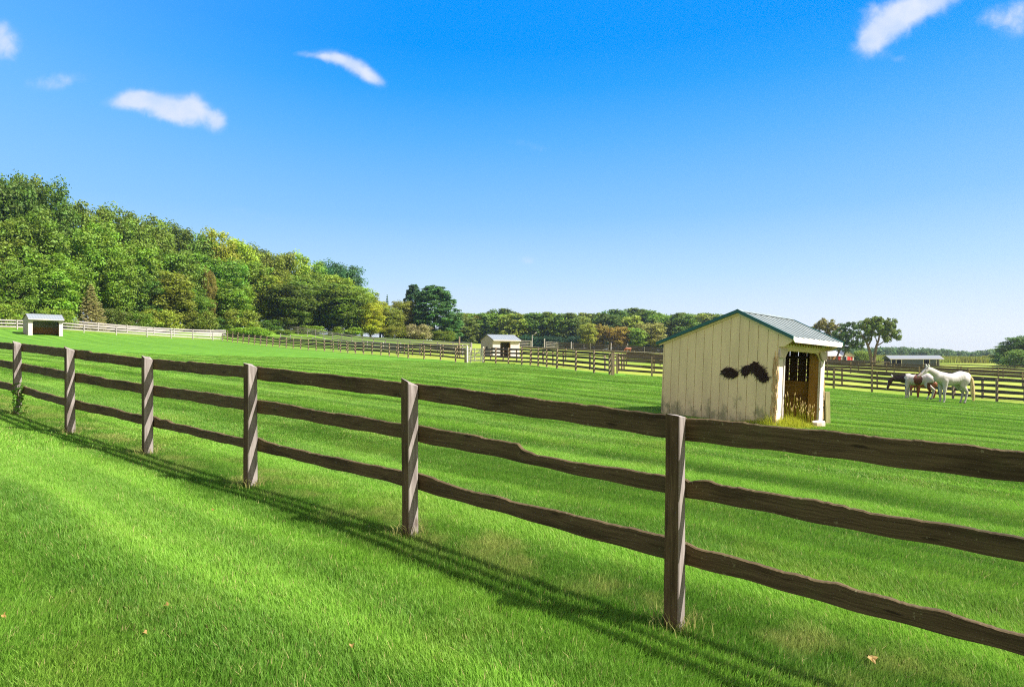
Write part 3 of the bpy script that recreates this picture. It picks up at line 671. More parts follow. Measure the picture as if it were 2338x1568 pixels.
# gate
def build_gate():
    A, B = at(1066, 60), at(1103, 59); root = empty('paddock_gate', A); tag(root, 'cream white wooden gate closing the paddock before the small shed', 'gate')
    d = (B - A); L = math.hypot(d.x, d.y); root.rotation_euler = (0, 0, math.atan2(d.y, d.x)); dz = B.z - A.z
    for x, wd, h in ((0, .17, 1.68), (L, .15, 1.55)):
        mb = MB(); mb.box(x-wd/2, x+wd/2, -wd/2, wd/2, -.3, h + dz*x/L); mb.build('gate_post', M_GATE, root)
    def leaf(x0, x1, yo):
        for z in (.28, .62, .98, 1.34):
            mb = MB(); mb.box(x0, x1, yo-.02, yo+.02, z-.065, z+.065, 'x'); mb.build('rail', M_GATE, root)
        for x in (x0+.05, (x0+x1)/2, x1-.05):
            mb = MB(); mb.box(x-.05, x+.05, yo-.065, yo-.023, .15, 1.45); mb.build('stile', M_GATE, root)
        mb = MB(); mb.beam((x0+.1, yo+.04, .3), (x1-.1, yo+.04, 1.3), .03, .1); mb.build('brace', M_GATE, root)
    leaf(.20, L-.18, 0)
    mb = MB(); mb.box(.45, .57, -.16, -.09, -.2, 1.55); mb.build('stop_post', M_GATE, root)
build_gate()

# ------------------------------------------------------------------ run-in sheds
def shed(name, label, Rp, e, Len, W, ridge_s, zr, z_re, z_fe, ov_r, ov_f, op, otop, tilt, wall, trim, roofm, detail, kick=1.22, cat='shed', rake=None):
    """local x along the open front, local y from front to rear"""
    rake = rake or M_TRIM
    ang = math.atan2(e[1], e[0]); root = empty(name, Rp); tag(root, label, cat)
    root.rotation_euler = (tilt[0], tilt[1], ang)
    sr = (zr - z_re) / (W + ov_r - ridge_s); sf = (zr - z_fe) / (ridge_s + ov_f)
    def top(y): return zr - (sr * (y - ridge_s) if y > ridge_s else sf * (ridge_s - y))
    rt = .10   # roof build-up
    def gable(x0, x1, board, gap, groove, zlo=-.3, m=wall, nm='side_wall', lo=-.3):
        mb = MB(); y = 0; n = 0
        while y < W - .02:
            y1 = min(y + board, W); a, b = y + gap/2, y1 - gap/2
            if y < ridge_s < y1: ys = [a, ridge_s, b]
            else: ys = [a, b]
            for c, d in zip(ys[:-1], ys[1:]):
                zc, zd = top(c) - rt, top(d) - rt
                mb.box8([(x0, c, zlo), (x1, c, zlo), (x1, d, zlo), (x0, d, zlo), (x0, c, zc), (x1, c, zc), (x1, d, zd), (x0, d, zd)])
            y = y1; n += 1
        return mb.build(nm, m, root)
    gable(0, .022, .278, .012 if detail else .0, True)
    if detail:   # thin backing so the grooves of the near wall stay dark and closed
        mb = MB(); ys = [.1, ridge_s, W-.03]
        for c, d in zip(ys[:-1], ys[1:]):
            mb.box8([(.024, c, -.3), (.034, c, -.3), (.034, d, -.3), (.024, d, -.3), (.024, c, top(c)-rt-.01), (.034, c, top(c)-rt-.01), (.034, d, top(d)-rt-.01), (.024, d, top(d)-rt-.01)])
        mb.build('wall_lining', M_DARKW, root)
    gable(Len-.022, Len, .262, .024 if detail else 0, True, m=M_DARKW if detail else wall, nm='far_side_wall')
    mb = MB(); n = max(1, int(Len / .28)); bw = (Len - .06) / n
    for i in range(n): mb.box(.03 + i*bw + .003, .03 + (i+1)*bw - .003, W-.024, W, -.3, top(W) - rt - .005)
    mb.build('rear_wall', wall, root)
    # front: two side panels, header, rounded corners
    zt = top(0) - rt
    for nm, a, b in (('front_panel', .025, op[0]), ('front_panel', op[1], Len - .025)):
        if b - a < .02: continue
        mb = MB(); mb.box(a, b, -.012, .03, -.3, zt - .01); mb.build(nm, trim, root)
    mb = MB(); mb.box(op[0]+.002, op[1]-.002, -.004, .028, otop, zt - .012, 'x')
    c = .30 if detail else .32
    for xa, s in ((op[0]+.004, 1), (op[1]-.004, -1)):
        pts = [(xa, -.002, otop - .002), (xa + s*c, -.002, otop - .002)] + [(xa + s*c*(1-math.sin(t)), -.002, otop - c*.9*(1-math.cos(t))) for t in (.3, .6, .9, 1.2, 1.5)]
        mb.poly(pts, (0, .028, 0), 0)
    mb.build('front_header', wall, root)
    # interior kick boards and frame
    mb = MB(); mb.box(Len-.062, Len-.026, .05, W-.05, -.3, kick, 'y'); mb.box(.05, Len-.07, W-.065, W-.028, -.3, kick, 'x'); mb.build('kick_board', M_KICK, root)
    mb = MB(); mb.box(Len-.12, Len-.026, .034, .14, -.3, zt-.02); mb.build('frame_post', M_KICK, root)
    mb = MB(); mb.box(.04, .13, .034, .13, -.3, zt-.02); mb.build('frame_post', M_KICK, root)
    mb = MB(); mb.box(op[1]+.0, op[1]+.05, .034, .30, -.3, zt-.03); mb.build('door_jamb', M_KICK, root)
    mb = MB(); mb.box(Len-.075, Len-.027, .15, W-.1, 1.90, 1.99, 'y'); mb.build('wall_plate', M_DARKW, root)
    # roof: two slabs of ribbed metal on a board deck
    x0, x1 = -.07, Len + (.16 if detail else .12)
    def slab(ya, yb, nm):
        mb = MB(); za, zb = top(ya), top(yb); nrib = max(2, round((x1-x0) / .318)); L = math.hypot(yb-ya, zb-za)
        xs = []; zs = []
        for i in range(nrib + 1):
            xr = x0 + (x1-x0) * i / nrib
            for dx, dz in ((-.022, 0), (-.011, .02), (.011, .02), (.022, 0)):
                xx = min(max(xr + dx, x0), x1); xs.append(xx); zs.append(dz)
        for i in range(len(xs) - 1):
            if xs[i+1] - xs[i] < 1e-5: continue
            mb.quad((xs[i], ya, za+zs[i]), (xs[i+1], ya, za+zs[i+1]), (xs[i+1], yb, zb+zs[i+1]), (xs[i], yb, zb+zs[i]), [(xs[i], 0), (xs[i+1], 0), (xs[i+1], L), (xs[i], L)])
        return mb
    m1 = slab(-ov_f - .02, ridge_s, 'a'); m2 = slab(ridge_s, W + ov_r + .02, 'b'); m1.v = m1.v; off_ = len(m1.v)
    m1.f += [tuple(i + off_ for i in f) for f in m2.f]; m1.v += m2.v; m1.uv += m2.uv
    rf = m1.build('roof', roofm, root)
    mb = MB()
    for ya, yb in ((-ov_f, ridge_s), (ridge_s, W + ov_r)):
        za, zb = top(ya), top(yb)
        mb.box8([(x0+.03, ya, za-.045), (x1-.03, ya, za-.045), (x1-.03, ya, za-.008), (x0+.03, ya, za-.008), (x0+.03, yb, zb-.045), (x1-.03, yb, zb-.045), (x1-.03, yb, zb-.008), (x0+.03, yb, zb-.008)])
    mb.build('roof_deck', M_KICK if detail else wall, rf)
    mb = MB(); mb.box(x0, x1, ridge_s-.09, ridge_s, zr+.0, zr+.004, 'x')
    mb = MB()
    mb.box8([(x0-.01, ridge_s-.13, top(ridge_s-.13)+.022), (x0-.01, ridge_s, zr+.03), (x0-.01, ridge_s, zr+.036), (x0-.01, ridge_s-.13, top(ridge_s-.13)+.028)] + [(x1+.01, ridge_s-.13, top(ridge_s-.13)+.022), (x1+.01, ridge_s, zr+.03), (x1+.01, ridge_s, zr+.036), (x1+.01, ridge_s-.13, top(ridge_s-.13)+.028)])
    mb.box8([(x0-.01, ridge_s, zr+.03), (x0-.01, ridge_s+.13, top(ridge_s+.13)+.022), (x0-.01, ridge_s+.13, top(ridge_s+.13)+.028), (x0-.01, ridge_s, zr+.036)] + [(x1+.01, ridge_s, zr+.03), (x1+.01, ridge_s+.13, top(ridge_s+.13)+.022), (x1+.01, ridge_s+.13, top(ridge_s+.13)+.028), (x1+.01, ridge_s, zr+.036)])
    mb.build('ridge_cap', roofm, rf)
    # rake trims and front fascia
    for xa, xb, m_ in ((x0-.016, x0+.028, rake), (x1-.028, x1+.016, rake)):
        mb = MB()
        for ya, yb in ((-ov_f-.025, ridge_s), (ridge_s, W + ov_r + .03)):
            za, zb = top(ya), top(yb); hh = .095
            mb.box8([(xa, ya, za-hh+.03), (xb, ya, za-hh+.03), (xb, ya, za+.028), (xa, ya, za+.028), (xa, yb, zb-hh+.03), (xb, yb, zb-hh+.03), (xb, yb, zb+.028), (xa, yb, zb+.028)])
        mb.build('rake_trim', m_, root)
    mb = MB()
    for ya, yb in ((-ov_f+.02, ridge_s), (ridge_s, W + ov_r - .04)):
        za, zb = top(ya), top(yb)
        mb.box8([(-.028, ya, za-.125), (-.003, ya, za-.125), (-.003, ya, za-.05), (-.028, ya, za-.05), (-.028, yb, zb-.125), (-.003, yb, zb-.125), (-.003, yb, zb-.05), (-.028, yb, zb-.05)])
    mb.build('under_trim', wall, root)
    ze = top(-ov_f); mb = MB(); fh = .15
    mb.poly([(x0+.03, -ov_f-.022, ze-.012), (x0+.03, -ov_f-.022, ze-fh*.55), (x0+.12, -ov_f-.022, ze-fh), (x1-.10, -ov_f-.022, ze-fh), (x1-.03, -ov_f-.022, ze-fh*.6), (x1-.03, -ov_f-.022, ze-.012)], (0, .022, 0), 0)
    mb.build('fascia', trim, root)
    # soffit brackets at both ends of the overhang
    for xa in (0.0, Len-.04):
        mb = MB(); mb.poly([(xa, -.014, zt-.04), (xa, -.014, top(0)-rt+.0), (xa, -ov_f+.03, top(-ov_f+.03)-.06), (xa, -ov_f+.03, top(-ov_f+.03)-.14), (xa, -.16, zt-.36), (xa, -.014, zt-.36)], (.03, 0, 0), 0)
        mb.build('eave_bracket', wall, root)
    return root, top, zt
ev = Vector((.762, .648, 0)); gv = Vector((-.648, .762, 0)); Rp = Vector((7.02, 16.4, -1.86))
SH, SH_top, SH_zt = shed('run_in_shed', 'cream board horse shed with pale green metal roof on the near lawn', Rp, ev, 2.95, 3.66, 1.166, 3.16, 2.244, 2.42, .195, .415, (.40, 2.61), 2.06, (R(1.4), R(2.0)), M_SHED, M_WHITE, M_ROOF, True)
def shed_details():
    # comb of rafter tails under the front overhang
    mb = MB()
    for i in range(14): x = .42 + i * .165; mb.box(x, x + .028, -.05, -.016, SH_zt - .30, SH_zt - .08)
    mb.build('soffit_battens', M_KICK, SH)
    mb = MB(); mb.box(.03, 2.92, -.03, -.013, 2.08, 2.26, 'x'); mb.build('header_board', M_SHED, SH)
    for x0, x1, s in ((.03, .46, 1), (2.50, 2.90, -1)):
        mb = MB(); a, b = (x0, x1) if s > 0 else (x1, x0)
        mb.poly([(a, -.072, 1.86), (a, -.072, 2.12), (b, -.072, 2.12), (b - s*.02, -.072, 2.02), (b - s*.15, -.072, 1.86)], (0, .038, 0), 0)
        mb.build('bracket_cap', M_CONC, SH)
    for x0, x1 in ((.335, .40), (2.612, 2.66)):
        mb = MB(); mb.box(x0, x1, -.034, -.014, -.3, 1.86); mb.build('door_casing', M_WHITE2, SH)
    # gnawed corner: raw splinters
    r = random.Random(5); mb = MB()
    for i in range(120):
        z = r.uniform(.0, 1.62); l = r.uniform(.10, .45); y = r.uniform(-.05, .12); x = r.uniform(-.035, .02)
        wdt = r.uniform(.006, .016); mb.box8([(x, y-wdt, z), (x+.014, y-wdt, z), (x+.014, y+wdt, z), (x, y+wdt, z), (x-.006, y+.004, z+l), (x+.002, y+.004, z+l), (x+.002, y+.008, z+l), (x-.006, y+.008, z+l)])
    mb.build('splintered_corner', M_RAWW, SH)
    mb = MB()
    for i in range(36):
        z = r.uniform(.0, 1.3); l = r.uniform(.08, .3); x = 2.93 + r.uniform(-.02, .03); y = r.uniform(-.03, .03)
        mb.box8([(x, y-.01, z), (x+.012, y-.01, z), (x+.012, y+.01, z), (x, y+.01, z), (x, y, z+l), (x+.004, y, z+l), (x+.004, y+.004, z+l), (x, y+.004, z+l)])
    mb.build('splintered_corner', M_RAWW, SH)
    # two shaggy tufts of dark hair on the wall
    mh, _, _ = mat('dark_horse_hair', (.030, .011, .007), .6, .4)
    def hair(poly, n, seed):
        r = random.Random(seed); mb = MB(); ys = [p[0] for p in poly]; zs = [p[1] for p in poly]
        def inside(y, z):
            c = False; j = len(poly) - 1
            for i in range(len(poly)):
                if (poly[i][1] > z) != (poly[j][1] > z) and y < (poly[j][0]-poly[i][0])*(z-poly[i][1])/(poly[j][1]-poly[i][1]) + poly[i][0]: c = not c
                j = i
            return c
        k = 0
        while k < n:
            y, z = r.uniform(min(ys), max(ys)), r.uniform(min(zs), max(zs))
            if not inside(y, z): continue
            k += 1; a = r.gauss(-.5, .5) + (math.pi if r.random() < .25 else 0); l = r.uniform(.03, .09) if r.random() < .9 else r.uniform(.1, .2); d = r.uniform(.004, .035); wd = .004
            p0 = (-.002, y, z); p1 = (-d, y + math.cos(a)*l*.5, z + math.sin(a)*l*.5 + .004); p2 = (-d*.4, y + math.cos(a)*l, z + math.sin(a)*l - .01)
            i = len(mb.v); mb.v += [p0, (p0[0], p0[1]+wd*2, p0[2]+wd*2), (p1[0], p1[1]+wd*2, p1[2]+wd*2), p1, p2]
            mb.f += [(i, i+1, i+2, i+3), (i+3, i+2, i+4)]; mb.uv += [(0, 0)] * 7
        return mb.build('hair_tuft', mh, SH, recalc=False)
    def wy(v): return v
    # wall coordinates (metres from the front corner, height)
    hair([(1.60,1.40),(1.53,1.50),(1.36,1.52),(1.12,1.42),(1.10,1.33),(1.22,1.27),(1.42,1.28)], 1500, 1)
    hair([(.97,1.42),(.96,1.56),(.86,1.62),(.74,1.62),(.62,1.74),(.50,1.66),(.36,1.53),(.18,1.26),(.33,1.18),(.46,1.25),(.58,1.40),(.72,1.50),(.80,1.36),(.9,1.33)], 2400, 2)
shed_details()
p = Rp + ev * 2.1 - gv * .25
def small_things():
    q = Rp + ev * 1.9 - gv * .34; mb = MB(); r = random.Random(3); pts = []
    for i in range(9): a = i/9*2*math.pi; pts.append((.36*math.cos(a)*(1+r.uniform(-.12,.12)), .15*math.sin(a)*(1+r.uniform(-.15,.15)), r.uniform(-.01, .01)))
    mb.poly([(x, y, -.1) for x, y, z in pts], (0, 0, .27), 0); o = mb.build('door_stone', M_CONC)
    b = o.modifiers.new('bevel', 'BEVEL'); b.width = .03; b.segments = 3
    o.location = (q.x, q.y, g1(q.x, q.y)); o.rotation_euler = (0, 0, math.atan2(ev.y, ev.x) + .1)
    tag(o, 'flat pale stone slab lying at the cream shed doorway', 'stone')
    q = Rp + ev * 3.32 + gv * .10; mb = MB(); mb.box(-.13, .13, -.12, .12, -.2, .98); o = mb.build('short_post', mat_wood('mossy_post', (.14, .13, .05), (.30, .28, .13), (.07, .08, .025)))
    b = o.modifiers.new('bevel', 'BEVEL'); b.width = .03; b.segments = 2
    o.location = (q.x, q.y, g1(q.x, q.y)); o.rotation_euler = (0, R(-1.5), .6); tag(o, 'short mossy square post beside the cream shed front', 'post')
small_things()
# left open shed and small gabled shed
shed('run_in_shed', 'wide open-fronted shed with pale roof against the bleached fence', at(64, 83, .02), (.67, .74), 3.9, 3.3, 1.15, 2.95, 2.3, 2.25, .15, .35, (.5, 3.45), 1.95, (0, 0), M_SHED2, M_WHITE2, M_ROOF2, False, rake=M_FARF)
sh2 = shed('run_in_shed', 'small taupe gabled shed with arched doorway behind the white gate', at(1124.6, 87, .02), (.86, .51), 4.5, 3.5, 1.65, 3.1, 2.35, 2.3, .2, .3, (1.25, 2.95), 1.95, (0, 0), M_SHED2, M_WHITE2, M_ROOF2, False, rake=M_FARF)
mb = MB(); mb.box(-.03, -.002, 1.5, 1.85, .95, 1.4); mb.build('window', M_BLK, sh2[0])

# long open stable
def long_stable():
    p = at(2034, 170); root = empty('long_stable', p); tag(root, 'long slate blue stable with white posts in the far field', 'stable'); root.rotation_euler = (0, 0, R(-2))
    L = 13.2; D = 3.4; hz = 2.15; rz = 3.05
    mb = MB(); mb.box(0, L, D-.1, D, -.2, hz, 'x'); mb.build('rear_wall', M_SLATE, root)
    mb = MB(); mb.box(3.0, 8.7, .02, .12, -.2, hz-.1, 'x'); mb.build('front_wall', M_SLATE, root)
    mb = MB(); mb.box(10.6, 12.25, .02, .12, -.2, hz-.1, 'x'); mb.build('front_wall', M_SLATE, root)
    mb = MB(); mb.box(8.9, 10.4, .6, .7, -.2, hz-.1, 'x'); mb.build('doorway', M_BLK, root)
    for x in (0.1, 2.9, 8.8, 10.5, 12.3):
        mb = MB(); mb.box(x-.09, x+.09, -.08, .08, -.2, hz); mb.build('post', M_WHITE2, root)
    mb = MB(); mb.box(.1, 2.9, -.04, .04, .62, .75, 'x'); mb.box(1.35, 1.5, -.06, .06, .6, 1.9); mb.build('half_rail', M_WHITE2, root)
    mb = MB(); mb.poly([(L, 0, -.2), (L, 0, hz), (L, D/2, rz), (L, D, hz), (L, D, -.2)], (-.1, 0, 0), 0); mb.build('end_wall', M_WHITE2, root)
    mb = MB()
    for ya, za, yb, zb in ((-.45, hz-.1, D/2, rz), (D/2, rz, D+.35, hz-.08)):
        mb.box8([(-.5, ya, za), (L+.9, ya, za), (L+.9, ya, za+.1), (-.5, ya, za+.1), (-.5, yb, zb), (L+.9, yb, zb), (L+.9, yb, zb+.1), (-.5, yb, zb+.1)])
    mb.build('roof', M_ROOFD, root)
    mb = MB(); mb.box(-.5, L+.9, -.48, -.452, hz-.16, hz+.02, 'x'); mb.build('fascia', M_WHITE2, root)
    for ya, za, yb, zb in ((-.45, hz-.1, D/2, rz), (D/2, rz, D+.35, hz-.08)):
        mb = MB(); mb.box8([(L+.9, ya, za-.12), (L+.98, ya, za-.12), (L+.98, ya, za+.1), (L+.9, ya, za+.1), (L+.9, yb, zb-.12), (L+.98, yb, zb-.12), (L+.98, yb, zb+.1), (L+.9, yb, zb+.1)]); mb.build('rake_trim', M_WHITE2, root)
long_stable()
def red_barn():
    p = at(1922, 200); root = empty('red_barn', p); tag(root, 'low red barn with white roof under the dark roadside tree', 'barn'); root.rotation_euler = (0, 0, R(8))
    Wd = 4.3; D = 6.2; hz = 2.35; rz = 4.1
    mb = MB(); mb.poly([(0, 0, -.2), (Wd, 0, -.2), (Wd, 0, hz), (Wd/2-.5, 0, rz), (0, 0, hz)], (0, .12, 0), 0); mb.build('gable_wall', M_WHITE2, root)
    mb = MB(); mb.box(1.95, 3.75, -.05, -.002, -.1, 2.15); mb.build('red_door', M_RED, root)
    mb = MB(); mb.box(.15, 1.55, -.05, -.002, -.1, 2.15); mb.build('dark_door', M_BLK, root)
    mb = MB(); mb.box(0, .12, -.07, -.052, -.1, 2.3); mb.box(1.62, 1.88, -.07, -.006, -.1, 2.3); mb.box(3.8, 4.02, -.07, -.006, -.1, 2.3); mb.box(3.0, 3.08, -.07, -.052, -.1, 2.15); mb.build('door_trim', M_WHITE2, root)
    mb = MB(); mb.box(Wd-.1, Wd, .13, D, -.2, hz, 'y'); mb.box(.05, Wd, D, D+.1, -.2, hz, 'x'); mb.build('side_wall', M_RED, root)
    # lean-to stretching left
    mb = MB(); mb.box(-6.0, -.05, 2.2, 2.3, -.2, hz-.1, 'x'); mb.build('lean_to_wall', M_KICK, root)
    mb = MB(); mb.box(-1.6, -.3, .02, .1, -.2, hz-.1, 'x'); mb.build('front_panel', M_RED, root)
    for x in (-6.0, -3.9, -1.7, -.25):
        mb = MB(); mb.box(x-.09, x+.09, -.06, .06, -.2, hz-.05); mb.build('post', M_WHITE2, root)
    mb = MB()
    mb.box8([(-.15, -.2, rz-.0), (-.15, D, rz-.0), (-.15, D, rz+.1), (-.15, -.2, rz+.1)][0:0] or [(Wd/2-.5, -.25, rz), (Wd/2-.5, D+.2, rz), (Wd/2-.5, D+.2, rz+.1), (Wd/2-.5, -.25, rz+.1), (Wd+.25, -.25, hz-.1), (Wd+.25, D+.2, hz-.1), (Wd+.25, D+.2, hz), (Wd+.25, -.25, hz)])
    mb.build('roof', M_ROOFW, root)
    mb = MB(); mb.box8([(-6.2, -.35, hz-.05), (-.02, -.35, hz-.05), (-.02, -.35, hz+.04), (-6.2, -.35, hz+.04), (-5.3, 3.0, rz-.5), (-.02, 3.0, rz-.1), (-.02, 3.0, rz), (-5.3, 3.0, rz-.4)])
    mb.box8([(-.018, -.27, hz-.05), (-.018, D+.2, hz-.05), (-.018, D+.2, hz+.05), (-.018, -.27, hz+.05), (Wd/2-.502, -.27, rz), (Wd/2-.502, D+.2, rz), (Wd/2-.502, D+.2, rz+.1), (Wd/2-.502, -.27, rz+.1)])
    mb.build('roof', M_ROOFW, root)
    mb = MB(); mb.beam((Wd/2-.5, -.3, rz+.06), (Wd+.3, -.3, hz-.02), .05, .16); mb.build('rake_trim', M_FARF, root)
red_barn()

# ------------------------------------------------------------------ horses
def horse_mesh(chain_list, vox=.022, smooth=6):
    mb = MB()
    bm = bmesh.new()
    def blob(p, r, s=(1, 1, 1)):
        bmesh.ops.create_icosphere(bm, subdivisions=3, radius=1, matrix=Matrix.Translation(p) @ Matrix.Diagonal((r*s[0], r*s[1], r*s[2], 1)))
    for chain in chain_list:
        for (a, b) in zip(chain[:-1], chain[1:]):
            pa, ra, wa = Vector(a[0]), a[1], a[2]; pb, rb, wb = Vector(b[0]), b[1], b[2]
            n = max(2, int((pb-pa).length / (min(ra, rb) * .35)))
            for i in range(n + 1):
                t = i / n; blob(pa.lerp(pb, t), ra + (rb-ra)*t, (1, wa + (wb-wa)*t, 1))
    me = bpy.data.meshes.new('horse_raw'); bm.to_mesh(me); bm.free()
    o = bpy.data.objects.new('horse_raw', me); COL.objects.link(o)
    m = o.modifiers.new('r', 'REMESH'); m.mode = 'VOXEL'; m.voxel_size = vox
    s = o.modifiers.new('s', 'SMOOTH'); s.iterations = smooth; s.factor = .5
    dg = bpy.context.evaluated_depsgraph_get(); me2 = bpy.data.meshes.new_from_object(o.evaluated_get(dg)); bpy.data.objects.remove(o)
    me2.shade_smooth(); return me2
def mat_coat(name, default):
    m, nt, b = mat(name, default, .55, .3); t = NT(nt); a = t.n('ShaderNodeAttribute', attribute_name='coat')
    t.L.new(a.outputs['Color'], b.inputs['Base Color']); return m
M_COAT = mat_coat('horse_coat', (.8, .8, .8))
def paint(me, fn):
    n = len(me.vertices); co = np.zeros(n*3, 'f'); me.vertices.foreach_get('co', co); co = co.reshape(-1, 3)
    c = np.ones((n, 4), 'f'); c[:, :3] = np.array([fn(*p) for p in co]); a = me.color_attributes.new('coat', 'FLOAT_COLOR', 'POINT'); a.data.foreach_set('color', c.ravel())
    me.materials.clear(); me.materials.append(M_COAT)
def legs(fx=(.52, .46), hx=(-.60, -.66), h=1.5):
    out = []
    for s, x in ((1, fx[0]), (-1, fx[1])):
        out.append([((.46, .13*s, 1.08), .17, .8), ((x*.5+.22, .15*s, .82), .10, .85), ((x, .15*s, .46), .066, .9), ((x, .15*s, .44), .058, .9), ((x-.01, .15*s, .16), .042, .9), ((x+.015, .15*s, .11), .042, .95), ((x+.055, .15*s, .03), .050, .95)])
    for s, x in ((1, hx[0]), (-1, hx[1])):
        out.append([((-.55, .14*s, 1.10), .24, .75), ((-.42, .16*s, .84), .135, .75), ((x-.06, .15*s, .54), .072, .8), ((x-.05, .15*s, .46), .06, .8), ((x+.02, .15*s, .17), .044, .9), ((x+.04, .15*s, .11), .043, .95), ((x+.08, .15*s, .03), .052, .95)])
    return out
def hair_part(name, pts, rad, m, root, n=40, spread=.5):
    r = random.Random(len(name)); mb = MB()
    for i in range(n):
        a = r.uniform(0, 6.28); k = r.uniform(.2, 1)
        q = [(p[0] + math.cos(a)*rad[j]*k*(1 if j else .6), p[1] + math.sin(a)*rad[j]*k*.8, p[2] + r.uniform(-.02, .02)) for j, p in enumerate(pts)]
        mb.tube(q, [.014] * (len(q)-1) + [.004], 4)
    return mb.build(name, m, root)
M_HAIRY = mat('yellowed_tail_hair', (.72, .58, .34), .6, .3)[0]; M_HAIRW = mat('white_mane_hair', (.80, .77, .72), .6, .3)[0]; M_HAIRB = mat('dark_mane_hair', (.030, .016, .012), .6, .3)[0]
M_EYE = mat('dark_eye', (.01, .008, .008), .2, .5)[0]
def ears_eyes(root, poll, hd, w, m):
    for s in (1, -1):
        mb = MB(); b = Vector(poll) + Vector((-.01, s*w*.75, .04)); mb.tube([b, b + Vector((.02, s*.01, .07)), b + Vector((.05, s*.015, .15))], [.03, .034, .004], 8); mb.build('ear', m, root, True)
        bm = bmesh.new(); bmesh.ops.create_uvsphere(bm, u_segments=10, v_segments=8, radius=.022); me = bpy.data.meshes.new('eye'); bm.to_mesh(me); bm.free(); me.materials.append(M_EYE)
        e = link('eye', me, root); e.location = Vector(hd) + Vector((0, s*w*.88, 0))
def horse_white():
    root = empty('horse'); body = [[((-.86,0,1.26),.10,.9),((-.70,0,1.24),.24,.95),((-.45,0,1.23),.30,.92),((-.1,0,1.13),.285,.98),((.2,0,1.12),.305,.95),((.5,0,1.19),.29,.80),((.68,0,1.22),.24,.72)],
        [((.40,0,1.34),.13,.6),((.62,0,1.27),.22,.62),((.87,0,1.42),.175,.56),((1.12,0,1.56),.135,.56),((1.27,0,1.62),.108,.62)],
        [((1.25,0,1.61),.108,.72),((1.38,0,1.52),.115,.66),((1.55,0,1.40),.075,.75),((1.70,0,1.31),.060,.85),((1.75,0,1.28),.050,.9)]]
    me = horse_mesh(body + legs())
    def c(x, y, z):
        if z < .06: return (.18, .15, .12)
        k = 1.0
        if z < .62: k = .78
        if x > 1.58: return (.34, .27, .26)
        g = .44 * k
        return (g, g * .95, g * .93)
    paint(me, c); link('body', me, root)
    ears_eyes(root, (1.24, 0, 1.68), (1.40, 0, 1.56), .085, M_HAIRW)
    hair_part('tail', [(-.92, 0, 1.34), (-1.03, 0, 1.15), (-1.08, 0, .8), (-1.10, 0, .45), (-1.13, 0, .12)], [.03, .07, .09, .09, .05], M_HAIRY, root, 60)
    hair_part('mane', [(1.25, 0, 1.73), (1.05, 0, 1.67), (.84, 0, 1.58), (.58, 0, 1.47), (.40, 0, 1.45)], [.02, .03, .035, .03, .02], M_HAIRW, root, 30)
    return root
def horse_pinto():
    root = empty('horse'); body = [[((-.84,0,1.20),.10,.9),((-.70,0,1.17),.22,.95),((-.46,0,1.17),.295,.95),((-.1,0,1.08),.285,1.04),((.2,0,1.07),.295,1.0),((.48,0,1.13),.275,.82),((.66,0,1.10),.22,.74)],
        [((.42,0,1.33),.12,.6),((.64,0,1.17),.21,.62),((.86,0,1.12),.17,.58),((1.06,0,1.10),.135,.58),((1.22,0,1.12),.11,.62)],
        [((1.20,0,1.12),.105,.72),((1.30,0,.98),.120,.68),((1.37,0,.78),.080,.75),((1.42,0,.62),.066,.85),((1.43,0,.54),.054,.9)]]
    me = horse_mesh(body + legs((.55, .42), (-.50, -.70)))
    white = (.46, .42, .40); dark = (.028, .014, .012); brown = (.11, .035, .022)
    def c(x, y, z):
        w_ = .03 * math.sin(z*17) + .02*math.sin(z*31+y*9)
        if z < .06: return (.12, .09, .07)
        if x > .60 + w_:
            if x > 1.40 and abs(y) < .035: return white
            if x > 1.2: return (.06, .022, .016)
            return dark
        if z > .80 and math.hypot((x-.0)/.21, (z-1.10)/.30) < 1 + w_: return brown
        if -.9 < x < -.42 and .25 < z < .95 and y > .04: return brown
        if x < -.74 and z > .7: return brown if y > 0 else white
        return white
    paint(me, c); link('body', me, root)
    ears_eyes(root, (1.20, 0, 1.19), (1.32, 0, 1.0), .085, M_HAIRW)
    hair_part('tail', [(-.86, 0, 1.30), (-.96, 0, 1.12), (-1.0, 0, .8), (-1.0, 0, .45), (-1.02, 0, .15)], [.03, .07, .09, .08, .04], M_HAIRB, root, 50)
    hair_part('mane', [(1.20, 0, 1.24), (1.04, 0, 1.25), (.85, 0, 1.30), (.60, 0, 1.40)], [.02, .03, .03, .02], M_HAIRB, root, 26)
    return root
def horse_brown():
    root = empty('horse'); body = [[((-.80,0,1.22),.10,.9),((-.66,0,1.19),.25,.95),((-.1,0,1.13),.29,1.0),((.2,0,1.12),.30,.98),((.5,0,1.15),.28,.82),((.66,0,1.12),.22,.74)],
        [((.45,0,1.32),.12,.6),((.66,0,1.14),.19,.62),((.92,0,.90),.15,.58),((1.10,0,.66),.11,.6)], [((1.10,0,.66),.11,.7),((1.20,0,.48),.105,.68),((1.26,0,.28),.07,.75),((1.28,0,.14),.055,.85)]]
    me = horse_mesh(body + legs(), .03, 4)
    paint(me, lambda x, y, z: (.08, .06, .05) if z < .06 else ((.8, .7, .66) if x > 1.2 and z < .26 else (.22, .068, .026))); link('body', me, root)
    ears_eyes(root, (1.08, 0, .76), (1.20, 0, .52), .08, M_HAIRB)
    hair_part('tail', [(-.86, 0, 1.30), (-.96, 0, 1.12), (-1.0, 0, .8), (-1.0, 0, .4)], [.03, .06, .08, .04], M_HAIRB, root, 30)
    hair_part('mane', [(1.06, 0, .80), (.9, 0, 1.05), (.75, 0, 1.26), (.58, 0, 1.38)], [.02, .03, .03, .02], M_HAIRB, root, 20)
    return root
def put(o, px, Y, facing, s):
    o.location = at(px, Y); o.rotation_euler = (0, 0, facing); o.scale = (s, s, s); return o
